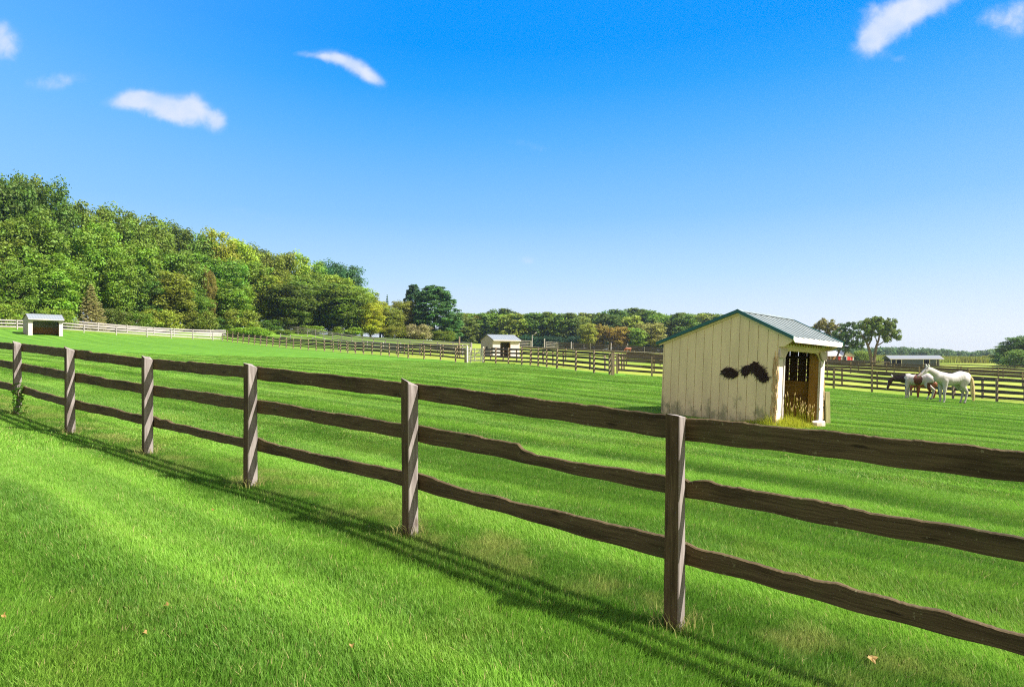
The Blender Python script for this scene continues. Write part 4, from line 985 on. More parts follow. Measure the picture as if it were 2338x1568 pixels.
hw = put(horse_white(), 2173, 31.2, R(180 + 7), 1.08); tag(hw, 'white horse with yellow tail, its head over the spotted horse', 'horse')
hp = put(horse_pinto(), 2095, 33.4, R(180 - 30), .98); tag(hp, 'brown and white spotted horse with lowered dark head', 'horse')
hb = put(horse_brown(), 2112, 35.2, R(180 - 10), .76); tag(hb, 'small chestnut horse grazing behind the spotted horse', 'horse')
hf = horse_brown(); put(hf, 1434, 148, R(200), 1.0); tag(hf, 'tiny chestnut horse grazing in the distant paddock', 'horse')

# ------------------------------------------------------------------ trees
def leaves_from(C, Rad, nper, size, seed, flat=.85, up=.25, name='crown', squash=.95, droop=0):
    """leaf clumps: C centres, Rad radii"""
    r = np.random.default_rng(seed); n = len(C) * nper
    c = np.repeat(C, nper, 0); rad = np.repeat(Rad, nper); kl = np.repeat(r.random(len(C)), nper)
    d = r.normal(size=(n, 3)); d[:, 2] = np.where(r.random(n) < .45, np.abs(d[:, 2]), d[:, 2]); d /= np.linalg.norm(d, axis=1)[:, None]
    rr = rad * r.uniform(.45, 1.08, n) ; p = c + d * rr[:, None] * np.array([1, 1, squash])
    p[:, 2] -= droop * np.hypot(d[:, 0], d[:, 1]) * rr
    nn = d + np.array([0, 0, up]) + r.normal(size=(n, 3)) * .55; nn /= np.linalg.norm(nn, axis=1)[:, None]
    t = np.cross(nn, r.normal(size=(n, 3))); t /= np.linalg.norm(t, axis=1)[:, None]; b = np.cross(nn, t)
    s = (size * r.uniform(.6, 1.3, n))[:, None]
    V = np.stack([p - t*s*.5, p + b*s*.34 - t*s*.05, p + t*s*.5, p - b*s*.34 - t*s*.05], 1).reshape(-1, 3)
    Fc = np.arange(n*4).reshape(-1, 4)
    return mesh_np(name, V, Fc, M_LEAF, 4, {'rnd': ('FACE', r.random(n)), 'clump': ('FACE', kl)})
def trunk_mesh(h, r0, limbs, seed, top=.75, fork=None):
    r = random.Random(seed); mb = MB(); pts = [Vector((r.uniform(-.2, .2)*k*.5, r.uniform(-.2, .2)*k*.5, h*top*k/6)) for k in range(7)]; pts[0] = Vector((0, 0, -.5))
    mb.tube(pts, [r0*(1.25 if k == 0 else 1 - .13*k) for k in range(7)], 9)
    for i in range(limbs):
        k = r.randint(2, 5); a = r.uniform(0, 6.28); l = h * r.uniform(.16, .28); s = pts[k]
        e1 = s + Vector((math.cos(a)*l*.4, math.sin(a)*l*.4, l*.35)); e2 = s + Vector((math.cos(a)*l*.7, math.sin(a)*l*.7, l*.7))
        mb.tube([s, e1, e2], [r0*.42, r0*.28, r0*.08], 6)
    me = mb.build('trunk', M_BARK, None, True).data
    for o in [o for o in COL.objects if o.data == me]: bpy.data.objects.remove(o)
    return me
def crown_round(seed, h=20, cr=5.2, z0=.10, n=200, size=.42, nper=112, shape=1.0):
    r = np.random.default_rng(seed); C = []; Rd = []
    zc = h * (z0 + 1) / 2; hz = h * (1 - z0) / 2
    lob = r.uniform(.8, 1.15, 8)
    while len(C) < n:
        d = r.normal(size=3); d /= np.linalg.norm(d); q = r.uniform(.25, 1) ** .45
        a = math.atan2(d[1], d[0]); k = lob[int((a+math.pi)/(2*math.pi)*8) % 8]
        rc = r.uniform(.18, .36) * cr
        z = zc + d[2] * q * (hz - rc*.7); w_ = max(cr * k * q - rc*.55, 0)
        hd = math.hypot(d[0], d[1]) ** .55 / max(math.hypot(d[0], d[1]), 1e-3); x, y = d[0]*hd*w_*shape, d[1]*hd*w_*shape
        C.append((x, y, z)); Rd.append(rc)
    return leaves_from(np.array(C), np.array(Rd), nper, size, seed)
def crown_spruce(seed, h=12, br=3.2):
    r = np.random.default_rng(seed); C = []; Rd = []
    for k in range(26):
        f = k / 25; z = h * (.04 + .93*f); w_ = br * (1 - f) ** .85 + .12; n = max(4, int(11 * (1-f)) + 3); a0 = r.uniform(0, 6.28)
        for i in range(n):
            a = a0 + i*2*math.pi/n + r.uniform(-.2, .2); q = w_ * r.uniform(.75, 1.08)
            for s in (.45, .95): C.append((math.cos(a)*q*s, math.sin(a)*q*s, z - .22*q*s)); Rd.append(.28 + .22*(1-f))
    return leaves_from(np.array(C), np.array(Rd), 46, .22, seed, squash=.45)
def crown_pine(seed, h=19, br=5.6):
    r = np.random.default_rng(seed); C = []; Rd = []
    for k in range(760):
        f = r.random() ** 1.25; z = h * (.02 + .95*f); w_ = br * (1 - .72*f**3.0) * r.uniform(.15, 1) ** .6; a = r.uniform(0, 6.28); rc = r.uniform(.5, .95) * (1.25 - .4*f)
        C.append((math.cos(a)*w_, math.sin(a)*w_, z + .1*w_)); Rd.append(rc)
    return leaves_from(np.array(C), np.array(Rd), 95, .34, seed, squash=.6, up=.9)
def crown_layers(seed, h, specs, size=.36, nper=80):
    """specs: (x, y, z, rx, rz, n)"""
    r = np.random.default_rng(seed); C = []; Rd = []
    for (x, y, z, rx, rz, n) in specs:
        for i in range(n):
            d = r.normal(size=3); d /= np.linalg.norm(d); q = r.uniform(.2, 1) ** .5
            C.append((x + d[0]*q*rx, y + d[1]*q*rx, z + d[2]*q*rz)); Rd.append(r.uniform(.35, .75))
    return leaves_from(np.array(C), np.array(Rd), nper, size, seed)
PROTO = {
 'r1': (20, 5.2, crown_round(101), trunk_mesh(20, .38, 6, 1)), 'r2': (20, 5.2, crown_round(102, z0=.02, cr=5.0), trunk_mesh(20, .34, 6, 2)),
 'r3': (20, 5.2, crown_round(103, z0=.15, n=170, cr=5.4), trunk_mesh(20, .36, 8, 3)), 'r4': (20, 5.2, crown_round(104, z0=.06, n=220, cr=5.0), trunk_mesh(20, .36, 6, 4)),
 'f': (20, 5.2, crown_round(105, z0=.14, n=150, size=.72, nper=60), trunk_mesh(20, .36, 4, 5)), 'f2': (20, 5.2, crown_round(106, z0=.02, n=170, size=.72, nper=60), trunk_mesh(20, .36, 4, 6)),
 'b': (6, 3.6, crown_round(107, h=6, cr=3.6, z0=-.15, n=90, size=.30, nper=95), trunk_mesh(6, .16, 5, 7, .6)),
 's': (12, 3.2, crown_spruce(108), trunk_mesh(12, .2, 0, 8, .95)), 'p': (19, 5.6, crown_pine(109), trunk_mesh(19, .4, 6, 9, .9)),
}
NAMES = {'r1': 'broadleaf_tree', 'r2': 'broadleaf_tree', 'r3': 'broadleaf_tree', 'r4': 'broadleaf_tree', 'f': 'broadleaf_tree', 'f2': 'broadleaf_tree', 'b': 'bush', 's': 'spruce_tree', 'p': 'pine_tree'}
DG, MG, LGn, YG, OL, OR, TN, BG = (.054, .098, .011), (.082, .138, .012), (.112, .182, .014), (.145, .190, .013), (.108, .148, .014), (.20, .14, .018), (.19, .17, .060), (.032, .085, .026)
WF = {'r1': 1.3, 'r2': 1.3, 'r3': 1.3, 'r4': 1.3, 'f': 1.45, 'f2': 1.45, 'b': 1.15, 'p': 1.3}
def tree(kind, px, Y, top, wpx, colr, label, group=None, dz=0):
    H0, R0, cm, tm = PROTO[kind]; p = at(px, Y); h = (HY - top) / F * Y - p.z; wd = wpx / F * Y
    root = empty(NAMES[kind], p, random.uniform(0, 6.28)); cat = 'bush' if kind == 'b' else 'tree'; tag(root, label, cat, group)
    sx = wd / (2 * R0); sx *= WF.get(kind, 1); root.scale = (sx, sx, h / H0)
    c = link('foliage' if kind == 'b' else 'crown', cm, root); c.color = (*[v * random.uniform(1.45, 1.85) for v in colr], 1)
    link('trunk', tm, root)
    return root
def Ye(px): return float(np.interp(px, [-60, 0, 150, 300, 500, 600, 700, 850, 1000], [94, 98, 108, 122, 146, 156, 170, 184, 196]))
G1 = 'tall trees of the wood on the left rise'
wood = [ # kind, px, extra distance, top, width px, colour, label
 ('r3', -30, 8, 370, 120, DG, 'tallest dark tree cut by the left picture edge'),
 ('r1', 22, 5, 371, 92, DG, 'tall dark tree at the top left corner of the wood'),
 ('r4', 62, 9, 381, 80, MG, 'dark crown between the two tallest trees of the wood'),
 ('r3', 112, 5, 398, 92, DG, 'dark round-topped tree where the wood steps down'),
 ('r1', 182, 7, 445, 92, MG, 'mid green tree right of the first skyline step'),
 ('r4', 230, 12, 468, 70, OL, 'olive crown between two round green skyline trees'),
 ('r3', 272, 6, 456, 96, MG, 'round green tree above the reddish bare trunk'),
 ('r1', 318, 12, 486, 70, DG, 'narrow dark skyline tree right of the round one'),
 ('r4', 350, 6, 488, 84, MG, 'flat-topped green tree near the middle of the wood'),
 ('r3', 405, 8, 502, 80, DG, 'dark skyline tree above the large olive dome'),
 ('r1', 450, 6, 513, 76, MG, 'green skyline tree left of the first yellow crown'),
 ('r2', 492, 4, 519, 82, YG, 'first yellow-green crown on the skyline of the wood'),
 ('r4', 548, 6, 536, 84, YG, 'second yellow-green crown on the skyline, slightly lower'),
 ('r3', 592, 12, 551, 62, DG, 'small dark crown peeping behind the yellow-green ones'),
 ('r1', 628, 6, 561, 78, OL, 'olive crown with rusty tips on the falling skyline'),
 ('r2', 672, 6, 573, 76, YG, 'yellow-green crown before the dark pair of skyline trees'),
 ('r4', 716, 8, 592, 70, LGn, 'light green crown below the dark skyline pair'),
 ('r3', 752, 10, 586, 62, BG, 'left one of the dark skyline pair at the end of the wood'),
 ('r1', 790, 12, 592, 66, BG, 'right one of the dark skyline pair at the end of the wood'),
 ('r4', 770, 0, 622, 84, YG, 'yellow-green tree in front of the dark skyline pair'),
 ('r2', 826, 4, 652, 60, LGn, 'light green tree at the right shoulder of the wood'),
 ('r2', 846, -2, 664, 50, YG, 'narrow yellow-green tree ending the wood on the right'),
 # middle tier
 ('r2', 8, 0, 500, 110, MG, 'leafy mid green tree at the left edge below the tallest ones'),
 ('r4', 70, -1, 470, 110, MG, 'broad mid green tree below the dark left crowns'),
 ('r2', 120, -5, 575, 100, LGn, 'bright green bushy tree behind the open shed'),
 ('r1', 160, 0, 520, 90, MG, 'mid green tree above the brown spruce'),
 ('r4', 215, 0, 495, 92, LGn, 'light green tree in the second row above the brown spruce'),
 ('r2', 258, -3, 560, 80, MG, 'green tree right of the brown spruce'),
 ('r1', 305, 0, 535, 92, OL, 'olive tree in the second row below the round one'),
 ('r2', 330, -3, 600, 84, DG, 'dark shaded tree left of the large olive dome'),
 ('r4', 385, -5, 611, 112, OL, 'large olive dome standing out in the front row'),
 ('r1', 400, 0, 555, 92, MG, 'green tree just above the large olive dome'),
 ('r2', 440, -4, 655, 74, MG, 'lower green tree right of the large olive dome'),
 ('r3', 475, -5, 604, 26, (.13, .125, .02), 'narrow orange-tinged tree in the front row of the wood'),
 ('r1', 510, -1, 575, 92, MG, 'green tree right of the orange tree'),
 ('r2', 530, -5, 632, 84, LGn, 'light green tree in the front row, orange at its left'),
 ('r4', 575, 0, 590, 86, OL, 'olive tree in the second row before the big dark dome'),
 ('r1', 612, -2, 620, 80, YG, 'yellow-green tree beside the big dark dome'),
 ('r2', 655, -7, 640, 122, DG, 'big dark rounded tree in the front row'),
 ('r4', 700, 0, 615, 80, MG, 'green tree between the two big front row domes'),
 ('r2', 765, -8, 645, 122, MG, 'big green dome at the right end of the front row'),
 ('r4', 20, -5, 590, 80, MG, 'dense green tree left of the open shed'),
]
for k, px, dy, top, wp, c, lb in wood: tree(k, px, Ye(px) + dy, top, wp, c, lb, G1)
# edge trees and bushes
edge = [('s', 207, -9, 648, 74, (.165, .155, .055), 'straw brown spruce standing before the wood right of the open shed'),
 ('s', 52, -6, 664, 56, (.085, .085, .045), 'thin grey-green spruce just behind the open shed'),
 ('b', 8, -8, 688, 70, LGn, 'pale green bush at the left edge behind the fence'),
 ('b', 130, -9, 700, 80, LGn, 'bright green bush touching the open shed roof'),
 ('b', 262, -8, 702, 66, DG, 'dark bush right of the straw brown spruce'),
 ('b', 318, -8, 708, 66, MG, 'green bush between dark bush and yellow bush'),
 ('b', 370, -10, 704, 84, YG, 'yellow-green bush behind the bleached fence'),
 ('b', 455, -9, 706, 78, MG, 'grey-green bush right of the yellow-green bush'),
 ('b', 550, -10, 704, 84, OL, 'olive rounded bush above the bright mound'),
 ('b', 505, -9, 722, 60, DG, 'low dark bush left of the olive rounded bush'),
 ('b', 568, -22, 746, 96, (.12, .20, .016), 'low bright lime mound of vines behind the fence corner'),
 ('b', 640, -16, 752, 50, (.10, .17, .02), 'small lime bush right of the bright mound'),
 ('b', 700, -12, 742, 80, LGn, 'leafy bush under the big dark rounded tree'),
 ('b', 790, -13, 745, 80, LGn, 'pale leafy bush under the big green dome'),
 ('b', 610, -9, 728, 60, DG, 'dark bush under the big dark rounded tree'),
 ('r2', 846, -14, 690, 52, (.22, .25, .012), 'bright yellow slender tree beside the big green dome'),
 ('r2', 885, -10, 700, 62, OL, 'dull olive tree below the thin spruce tops'),
 ('r4', 868, -4, 684, 44, YG, 'yellowish tree between yellow slender one and thin spruce'),
 ('s', 884, -2, 671, 22, BG, 'thin dark spruce top above the dull olive tree'),
 ('r1', 920, -2, 680, 52, OL, 'dark olive tree touching the ragged pine'),
 ('b', 905, -16, 742, 60, OL, 'olive bush below the dull olive tree'),
 ('b', 955, -18, 738, 62, TN, 'pale straw-coloured bush before the large blue-green pine'),
 ('p', 944, 3, 648, 44, BG, 'ragged dark pine leaning out left of the large pine'),
 ('p', 992, -6, 651, 96, (.045, .115, .024), 'large full blue-green pine at the end of the wood'),
 ('b', 1012, -14, 752, 60, MG, 'green bush at the foot of the large pine')]
for k, px, dy, top, wp, c, lb in edge: tree(k, px, Ye(px) + dy, top, wp, c, lb, 'bushes and small trees at the wood edge' if k == 'b' else None)
# far row behind the small shed
ctr = [(1045,714,50,OL),(1065,722,46,(.080,.125,.018)),(1091,719,20,(.155,.14,.016)),(1108,713,44,MG),(1126,715,46,LGn),(1148,704,48,DG),(1172,715,50,OL),(1200,717,50,MG),(1222,713,46,DG),(1245,712,48,MG),(1270,719,46,LGn),(1293,714,46,DG),
 (1318,720,48,OL),(1342,735,28,(.13,.155,.016)),(1367,737,28,(.15,.142,.015)),(1390,716,52,DG),(1412,742,34,(.16,.145,.018)),(1405,706,48,DG),(1441,720,46,YG),(1452,703,58,MG),(1447,745,40,LGn),(1486,733,44,(.145,.16,.04)),(1480,706,52,DG),(1510,712,48,MG),(1535,726,46,OL),(1560,714,54,DG),(1580,722,50,MG),(1615,716,60,OL),(1650,722,60,DG)]
CL = ['olive tree right behind the large pine', 'dull brown-olive tree beside the large pine', 'narrow orange tree left of the small gabled shed', 'green tree right of the narrow orange one', 'bright green tree above the small gabled shed',
 'tallest dark crown above the small gabled shed', 'olive tree above the right end of the small shed', 'green tree above the floodlight pole', 'dark tree right of the floodlight pole', 'green tree above the lone white panel', 'light green tree above the lone white panel',
 'dark tree left of the autumn-coloured ones', 'olive tree touching the orange-gold pair', 'left tree of the orange-gold pair', 'right and redder tree of the orange-gold pair', 'dark tree behind the orange-gold pair', 'low golden tree right of the orange-gold pair',
 'dark crown behind the low golden tree', 'yellow-green tree right of the golden tree', 'highest broad crown of the far row', 'low light green tree beneath the highest crown', 'tan thin-leaved tree with a pale trunk', 'dark tree behind the tan one',
 'green tree right of the tan one', 'olive tree left of the cream shed roof', 'dark tree rising over the left end of the cream roof', 'green tree rising over the cream roof slope', 'olive crown just above the cream roof slope', 'last dark crown behind the cream shed roof']
for (px, top, wp, c), lb in zip(ctr, CL):
    front = top > 728; Y = 232 if front else (262 if top < 709 else 246)
    tree('f' if front else random.choice(['f', 'f2', 'f2']), px, Y + random.uniform(-4, 4), top, wp * 1.15, c, lb, 'trees of the far row behind the small shed')
for i, px in enumerate(range(1040, 1680, 24)):
    tree('f2', px, 282 + random.uniform(-5, 5), 717 + random.uniform(-4, 3), 46, random.choice([MG, LGn, DG, OL]), 'rear-rank tree filling the gaps behind the far row of trees', 'rear rank of the far row')
for i, (px, top, wp) in enumerate([(1050,760,50),(1150,764,60),(1210,762,60),(1260,764,60),(1310,764,60),(1360,766,60),(1425,766,60),(1475,768,60),(1530,766,60),(1590,766,60)]):
    tree('b', px, 238 + random.uniform(-3, 3), top, wp, (.020, .050, .022), 'dark undergrowth bush shaded beneath the far row of trees', 'undergrowth below the far row')
# right-hand trees
def spreading():
    Y = 150; p = at(1993, Y); root = empty('spreading_tree', p); tag(root, 'flat-topped tree with two leaning trunks standing alone on the right', 'tree')
    s = Y / F; H = (HY - 723) * s - p.z
    def P_(px, py, y=0): return Vector(((px - 1993) * s, y, (HY - py) * s - p.z))
    cr = crown_layers(201, H, [(P_(2007,740).x,0,P_(0,740).z,3.7,1.7,85),(P_(2030,755).x,.5,P_(0,755).z,2.5,1.4,40),(P_(1975,747).x,-.5,P_(0,747).z,2.0,1.7,26),(P_(2048,766).x,0,P_(0,766).z,1.0,1.0,10),(P_(2000,755).x,0,P_(0,755).z,3.2,1.2,40),(P_(2016,772).x,0,P_(0,774).z,1.5,.7,7),(P_(1978,770).x,0,P_(0,772).z,1.3,.9,8)], .36, 95)
    c = link('crown', cr, root); c.color = (.135, .20, .026, 1)
    mb = MB()
    mb.tube([P_(1991, 834), P_(1988, 812), P_(1982, 790), P_(1976, 776), P_(1968, 766), P_(1962, 756)], [.42, .36, .30, .22, .14, .05], 9)
    mb.tube([P_(1982, 790), P_(1990, 774), P_(1993, 758, .5), P_(1990, 742)], [.22, .19, .13, .05], 8)
    mb.build('trunk', M_BARK, root, True)
    mb = MB(); mb.tube([P_(1995, 834), P_(1997, 812), P_(2001, 790), P_(2006, 776), P_(2009, 760), P_(2010, 742)], [.38, .34, .28, .22, .16, .05], 9)
    mb.tube([P_(2001, 790), P_(2013, 783), P_(2024, 774), P_(2036, 762)], [.18, .14, .1, .04], 8); mb.tube([P_(2003, 784), P_(1999, 770), P_(1998, 755, -.4)], [.15, .1, .04], 8)
    mb.build('trunk', M_BARK, root, True)
spreading()
def roadside():
    Y = 160; p = at(1921, Y); root = empty('roadside_tree', p); tag(root, 'dark open-branched tree hanging over the red barn', 'tree'); s = Y / F
    def P_(px, py, y=0): return Vector(((px - 1921) * s, y, (HY - py) * s - p.z))
    sp = [(1942,752,2.7,2.2,48),(1922,768,2.8,2.0,42),(1952,775,2.4,2.2,34),(1935,792,2.3,1.4,26),(1962,790,1.3,1.1,12),(1915,785,1.8,1.4,18)]
    cr = crown_layers(202, 10, [(P_(a, 0).x, 0, P_(0, b).z, c_, d, n) for a, b, c_, d, n in sp], .36, 60); c = link('crown', cr, root); c.color = (.075, .14, .022, 1)
    mb = MB(); mb.tube([P_(1909, 834), P_(1911, 815), P_(1917, 800), P_(1926, 785), P_(1935, 765), P_(1940, 745)], [.3, .26, .22, .18, .12, .04], 8)
    mb.tube([P_(1915, 804), P_(1908, 790), P_(1900, 775)], [.16, .1, .04], 7); mb.build('trunk', M_BARK, root, True)
    mb = MB(); mb.tube([P_(1923, 834), P_(1926, 815), P_(1931, 800), P_(1945, 780), P_(1955, 760)], [.22, .2, .16, .1, .04], 8); mb.build('trunk', M_BARK, root, True)
roadside()
def golden_tree():
    Y = 166; p = at(1880, Y); root = empty('autumn_tree', p); tag(root, 'thin golden-brown tree just right of the cream shed roof', 'tree'); s = Y / F
    def P_(px, py, y=0): return Vector(((px - 1880) * s, y, (HY - py) * s - p.z))
    cr = crown_layers(203, 10, [(P_(a, 0).x, 0, P_(0, b).z, c_, d, n) for a, b, c_, d, n in [(1886,742,3.0,1.7,46),(1868,753,2.0,1.4,22),(1902,755,2.2,2.0,30),(1893,775,2.2,1.8,24)]], .36, 60); c = link('crown', cr, root); c.color = (.19, .18, .03, 1)
    mb = MB(); mb.tube([P_(1888, 834), P_(1888, 805), P_(1889, 780), P_(1886, 755), P_(1884, 738)], [.25, .2, .16, .1, .04], 8); mb.tube([P_(1889, 782), P_(1876, 765), P_(1868, 752)], [.13, .09, .03], 7); mb.build('trunk', M_BARK, root, True)
golden_tree()
for k, px, Y, top, wp, c, lb in [('b',1970,215,798,42,LGn,'bright green bush right of the red barn'),('f2',1975,230,808,40,MG,'low green tree behind the two leaning trunks'),('b',2312,170,800,70,MG,'grey-green bush left of the big tree at the right edge'),
      ('r4',2352,160,762,90,DG,'big dark tree cut by the right picture edge'),('f2',2318,172,786,60,OL,'olive tree just left of the big tree at the right edge'),('b',2340,150,795,80,MG,'dark bush at the right edge below the big tree'),('b',2275,230,808,60,OL,'olive bush far right before the distant treeline')]:
    tree(k, px, Y, top, wp, c, lb)
# distant treeline, one mass
def treeline():
    r = np.random.default_rng(55); C = []; Rd = []
    for i in range(420):
        px = r.uniform(1840, 2420); Y = r.uniform(430, 500); top = np.interp(px, [1840,1930,2000,2040,2150,2230,2270,2420], [790,792,793,791,797,802,797,780]) + r.uniform(-2, 5)
        x = (px-CX)/F*Y; z0 = g1(x, Y); zt = (HY-top)/F*Y; cr = r.uniform(3, 5)
        for k in range(9):
            f = r.random(); C.append((x + r.normal()*cr*.6, Y + r.normal()*cr*.6, z0 + .8 + (zt - z0 - 2.4)*f)); Rd.append(r.uniform(1.4, 2.4))
    me = leaves_from(np.array(C), np.array(Rd), 42, 1.05, 56, name='distant_treeline'); o = link('distant_treeline', me); o.color = (.075, .145, .03, 1)
    tag(o, 'hazy distant treeline closing the right-hand horizon', 'treeline', kind='stuff')
    # tall meadow before it
    n = 42000; X = []; px = r.uniform(1900, 2430, n); Y = r.uniform(215, 300, n); x = (px-CX)/F*Y; z = gz(x, Y); h = r.uniform(1.0, 2.5, n); a = r.uniform(0, 3.14, n); wx = np.cos(a)*.22; wy = np.sin(a)*.22; lx = r.normal(0, .25, n)
    V = np.stack([np.stack([x-wx, Y-wy, z-.1], 1), np.stack([x+wx, Y+wy, z-.1], 1), np.stack([x+lx, Y, z+h], 1)], 1).reshape(-1, 3)
    me = mesh_np('tall_meadow_grass', V, np.arange(n*3).reshape(-1, 3), M_LEAF, 3, {'rnd': ('FACE', r.random(n)), 'clump': ('FACE', (np.sin(x*.3)+1)/2)}); o = link('tall_meadow_grass', me); o.color = (.21, .24, .03, 1)
    tag(o, 'band of tall yellow-green meadow grass before the distant treeline', 'meadow grass', kind='stuff')
treeline()

# ------------------------------------------------------------------ weeds by the cream shed, leaves in the lawn, vine on a post
def mat_weed(name, c):
    m, nt, b = mat(name, c, .6, .2); t = NT(nt); tr = t.n('ShaderNodeBsdfTranslucent'); tr.inputs[0].default_value = (*c, 1); ms = t.n('ShaderNodeMixShader'); ms.inputs[0].default_value = .4
    t.L.new(b.outputs[0], ms.inputs[1]); t.L.new(tr.outputs[0], ms.inputs[2]); t.L.new(ms.outputs[0], t.N['Material Output'].inputs[0]); return m
M_WEED = mat_weed('yellow_green_weed', (.40, .43, .035)); M_SEED = mat_weed('straw_seed_head', (.62, .50, .24)); M_FALL = mat('fallen_leaf', (.25, .16, .05), .6, .2)[0]
def weeds():
    r = np.random.default_rng(9); n = 2600; mb = MB(); V = []; 
    t = np.clip(r.beta(1.3, 2.4, n) * 3.6 - .35, -.4, 3.4); d = r.uniform(.06, .75, n) * r.random(n) ** .3
    h = (.34 * np.exp(-((t-.55)/.55)**2) + .10) * r.uniform(.5, 1.1, n) * np.exp(-(d-.05)*1.3)
    base = np.array([Rp.x, Rp.y]) + np.outer(t, [ev.x, ev.y]) - np.outer(d, [gv.x, gv.y])
    n2 = 500; t2 = r.uniform(.0, 1.1, n2); base2 = np.array([Rp.x, Rp.y]) + np.outer(t2, [gv.x, gv.y]) - np.outer(r.uniform(.03, .3, n2), [ev.x, ev.y])
    base = np.vstack([base, base2]); h = np.concatenate([h, np.exp(-t2*1.6) * .42 * r.uniform(.4, 1.1, n2)]); n += n2
    z = gz(base[:, 0], base[:, 1]); a = r.uniform(0, 6.28, n); lx, ly = np.cos(a)*h*.4, np.sin(a)*h*.4; w_ = .006; b = r.uniform(0, 3.14, n); wx, wy = np.cos(b)*w_, np.sin(b)*w_
    x, y = base[:, 0], base[:, 1]
    V = np.stack([np.stack([x-wx, y-wy, z-.02], 1), np.stack([x+wx, y+wy, z-.02], 1), np.stack([x+wx*.7+lx*.4, y+wy*.7+ly*.4, z+h*.65], 1), np.stack([x-wx*.7+lx*.4, y-wy*.7+ly*.4, z+h*.65], 1), np.stack([x+lx, y+ly, z+h*.95], 1)], 1).reshape(-1, 3)
    i = np.arange(n)*5; T = np.stack([np.stack([i, i+1, i+2], 1), np.stack([i, i+2, i+3], 1), np.stack([i+3, i+2, i+4], 1)], 1).reshape(-1, 3)
    o = link('tall_weeds', mesh_np('tall_weeds', V, T, M_WEED, 3)); tag(o, 'sunlit yellow weeds growing along the cream shed front', 'weeds', kind='stuff')
    q = random.Random(4)
    root = empty('seeding_grass', at(1790, 16.3)); tag(root, 'tuft of seeding grass stalks in the cream shed doorway', 'plant'); O = root.location.copy()
    mb = MB(); ms = MB()
    for k in range(46):
        tt = q.uniform(.42, 1.9); dd = q.uniform(.03, .3); b0 = Rp + ev*tt - gv*dd; b0.z = g1(b0.x, b0.y); hh = q.uniform(.45, .95) * (1 - .28*(tt-.4)); an = q.uniform(0, 6.28); le = q.uniform(.05, .25)*hh
        top = b0 + Vector((math.cos(an)*le, math.sin(an)*le, hh)); mid = b0.lerp(top, .5) + Vector((0, 0, .04))
        mb.tube([b0 - O, mid - O, top - O], [.004, .0035, .003], 4); e2 = top + (top - mid).normalized() * q.uniform(.07, .13); ms.tube([top - O, (top - O).lerp(e2 - O, .5), e2 - O], [.006, .013, .004], 5)
    mb.build('stalks', M_WEED, root); ms.build('seed_heads', M_SEED, root)
weeds()
def tufts():
    r = np.random.default_rng(12); P0 = []; 
    for px, Y, _ in POST_PX[1:7]:
        q = at(px, Y); n = 150; a = r.uniform(0, 6.28, n); d = .055 + np.abs(r.normal(0, .09, n)); P0.append(np.stack([q.x + np.cos(a)*d, q.y + np.sin(a)*d], 1))
    B = np.vstack(P0); n = len(B); x, y = B[:, 0], B[:, 1]; z = gz(x, y); h = r.uniform(.07, .17, n); a = r.uniform(0, 6.28, n); lx, ly = np.cos(a)*h*.6, np.sin(a)*h*.6; b = r.uniform(0, 3.14, n); wx, wy = np.cos(b)*.003, np.sin(b)*.003
    V = np.stack([np.stack([x-wx, y-wy, z-.02], 1), np.stack([x+wx, y+wy, z-.02], 1), np.stack([x+wx*.7+lx*.4, y+wy*.7+ly*.4, z+h*.65], 1), np.stack([x-wx*.7+lx*.4, y-wy*.7+ly*.4, z+h*.65], 1), np.stack([x+lx, y+ly, z+h*.95], 1)], 1).reshape(-1, 3)
    i = np.arange(n)*5; T = np.stack([np.stack([i, i+1, i+2], 1), np.stack([i, i+2, i+3], 1), np.stack([i+3, i+2, i+4], 1)], 1).reshape(-1, 3)
    o = link('long_grass', mesh_np('long_grass', V, T, mat_weed('dry_grass_blade', (.30, .30, .09)), 3)); tag(o, 'longer dry grass left untrimmed around the near fence posts', 'grass', kind='stuff')
tufts()
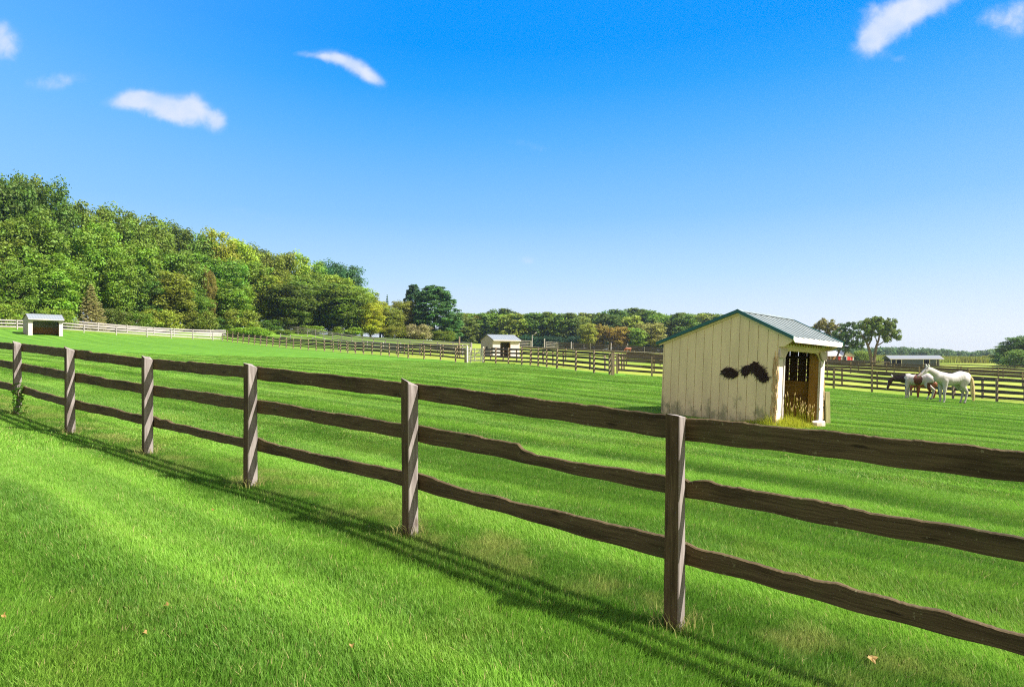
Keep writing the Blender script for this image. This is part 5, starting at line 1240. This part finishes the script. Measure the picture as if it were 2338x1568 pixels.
def fallen():
    for i, (px, py, lb) in enumerate([(803, 1477, 'orange fallen leaf in the lawn at bottom centre-left'), (380, 1384, 'pale tan fallen leaf left of the lawn middle'), (487, 1165, 'yellow fallen leaf beside the fence shadow'), (330, 1448, 'small brown fallen leaf near the bottom left'),
                                      (8, 1408, 'orange fallen leaf at the left picture edge'), (1990, 1505, 'large pale dead leaf at the bottom right')]):
        Y = 4.0
        for _ in range(12):
            x = (px-CX)/F*Y; Y = -(g1(x, Y)+.05) * F / (py - HY)
        x = (px-CX)/F*Y; s = .012 if i < 5 else .026; r = random.Random(i); mb = MB(); c = (0, 0, .004); pts = []
        for k in range(14):
            a = k/14*6.283; rr = s * (1 + .35*math.cos(5*a)) ; pts.append((rr*math.cos(a)*1.2, rr*math.sin(a), .012*math.sin(2*a+i)))
        for k in range(14):
            j = len(mb.v); mb.v += [c, pts[k], pts[(k+1) % 14]]; mb.f.append((j, j+1, j+2)); mb.uv += [(0, 0)]*3
        o = mb.build('fallen_leaf', M_FALL); o.location = (x, Y, g1(x, Y) + .062); o.rotation_euler = (r.uniform(-.6, .3), r.uniform(-.4, .4), r.uniform(0, 6)); tag(o, lb, 'leaf', 'fallen leaves in the lawn')
fallen()
def vine():
    p = at(40, 11.9); root = empty('climbing_vine', p); tag(root, 'small leafy vine climbing the leftmost fence post', 'vine'); r = np.random.default_rng(3)
    n = 110; z = r.beta(1.2, 2.0, n) * .7; a = r.uniform(0, 1, n); q = np.outer(r.uniform(.0, .10, n) + .05, [FD.x, FD.y]) + np.outer(r.uniform(-.1, .07, n), [FN.x, FN.y]); q = q * (1 + (z < .2)[:, None] * .5)
    C = np.column_stack([q, z]); me = leaves_from(C, np.full(n, .02), 3, .05, 4, name='foliage'); c = link('foliage', me, root); c.color = (.12, .26, .03, 1)
    mb = MB(); mb.tube([(.07, .0, -.05), (.08, -.03, .2), (.06, -.06, .45), (.07, -.05, .65)], [.012, .01, .007, .004], 6); mb.build('stem', M_BARK, root)
vine()

# ------------------------------------------------------------------ haze: pale even air round everything
def haze():
    mb = MB(); mb.box(-1500, 1500, -1000, 1600, -60, 36); o = mb.build('haze', M_BLK); m = bpy.data.materials.new('haze_air'); m.use_nodes = True; N = m.node_tree.nodes; N.clear()
    v = N.new('ShaderNodeVolumePrincipled'); v.inputs['Color'].default_value = (.80, .89, 1, 1); v.inputs['Density'].default_value = .00022; v.inputs['Anisotropy'].default_value = .65
    out = N.new('ShaderNodeOutputMaterial'); m.node_tree.links.new(v.outputs[0], out.inputs['Volume']); o.data.materials.clear(); o.data.materials.append(m); o['kind'] = 'stuff'
HAZE = True
if HAZE: haze()
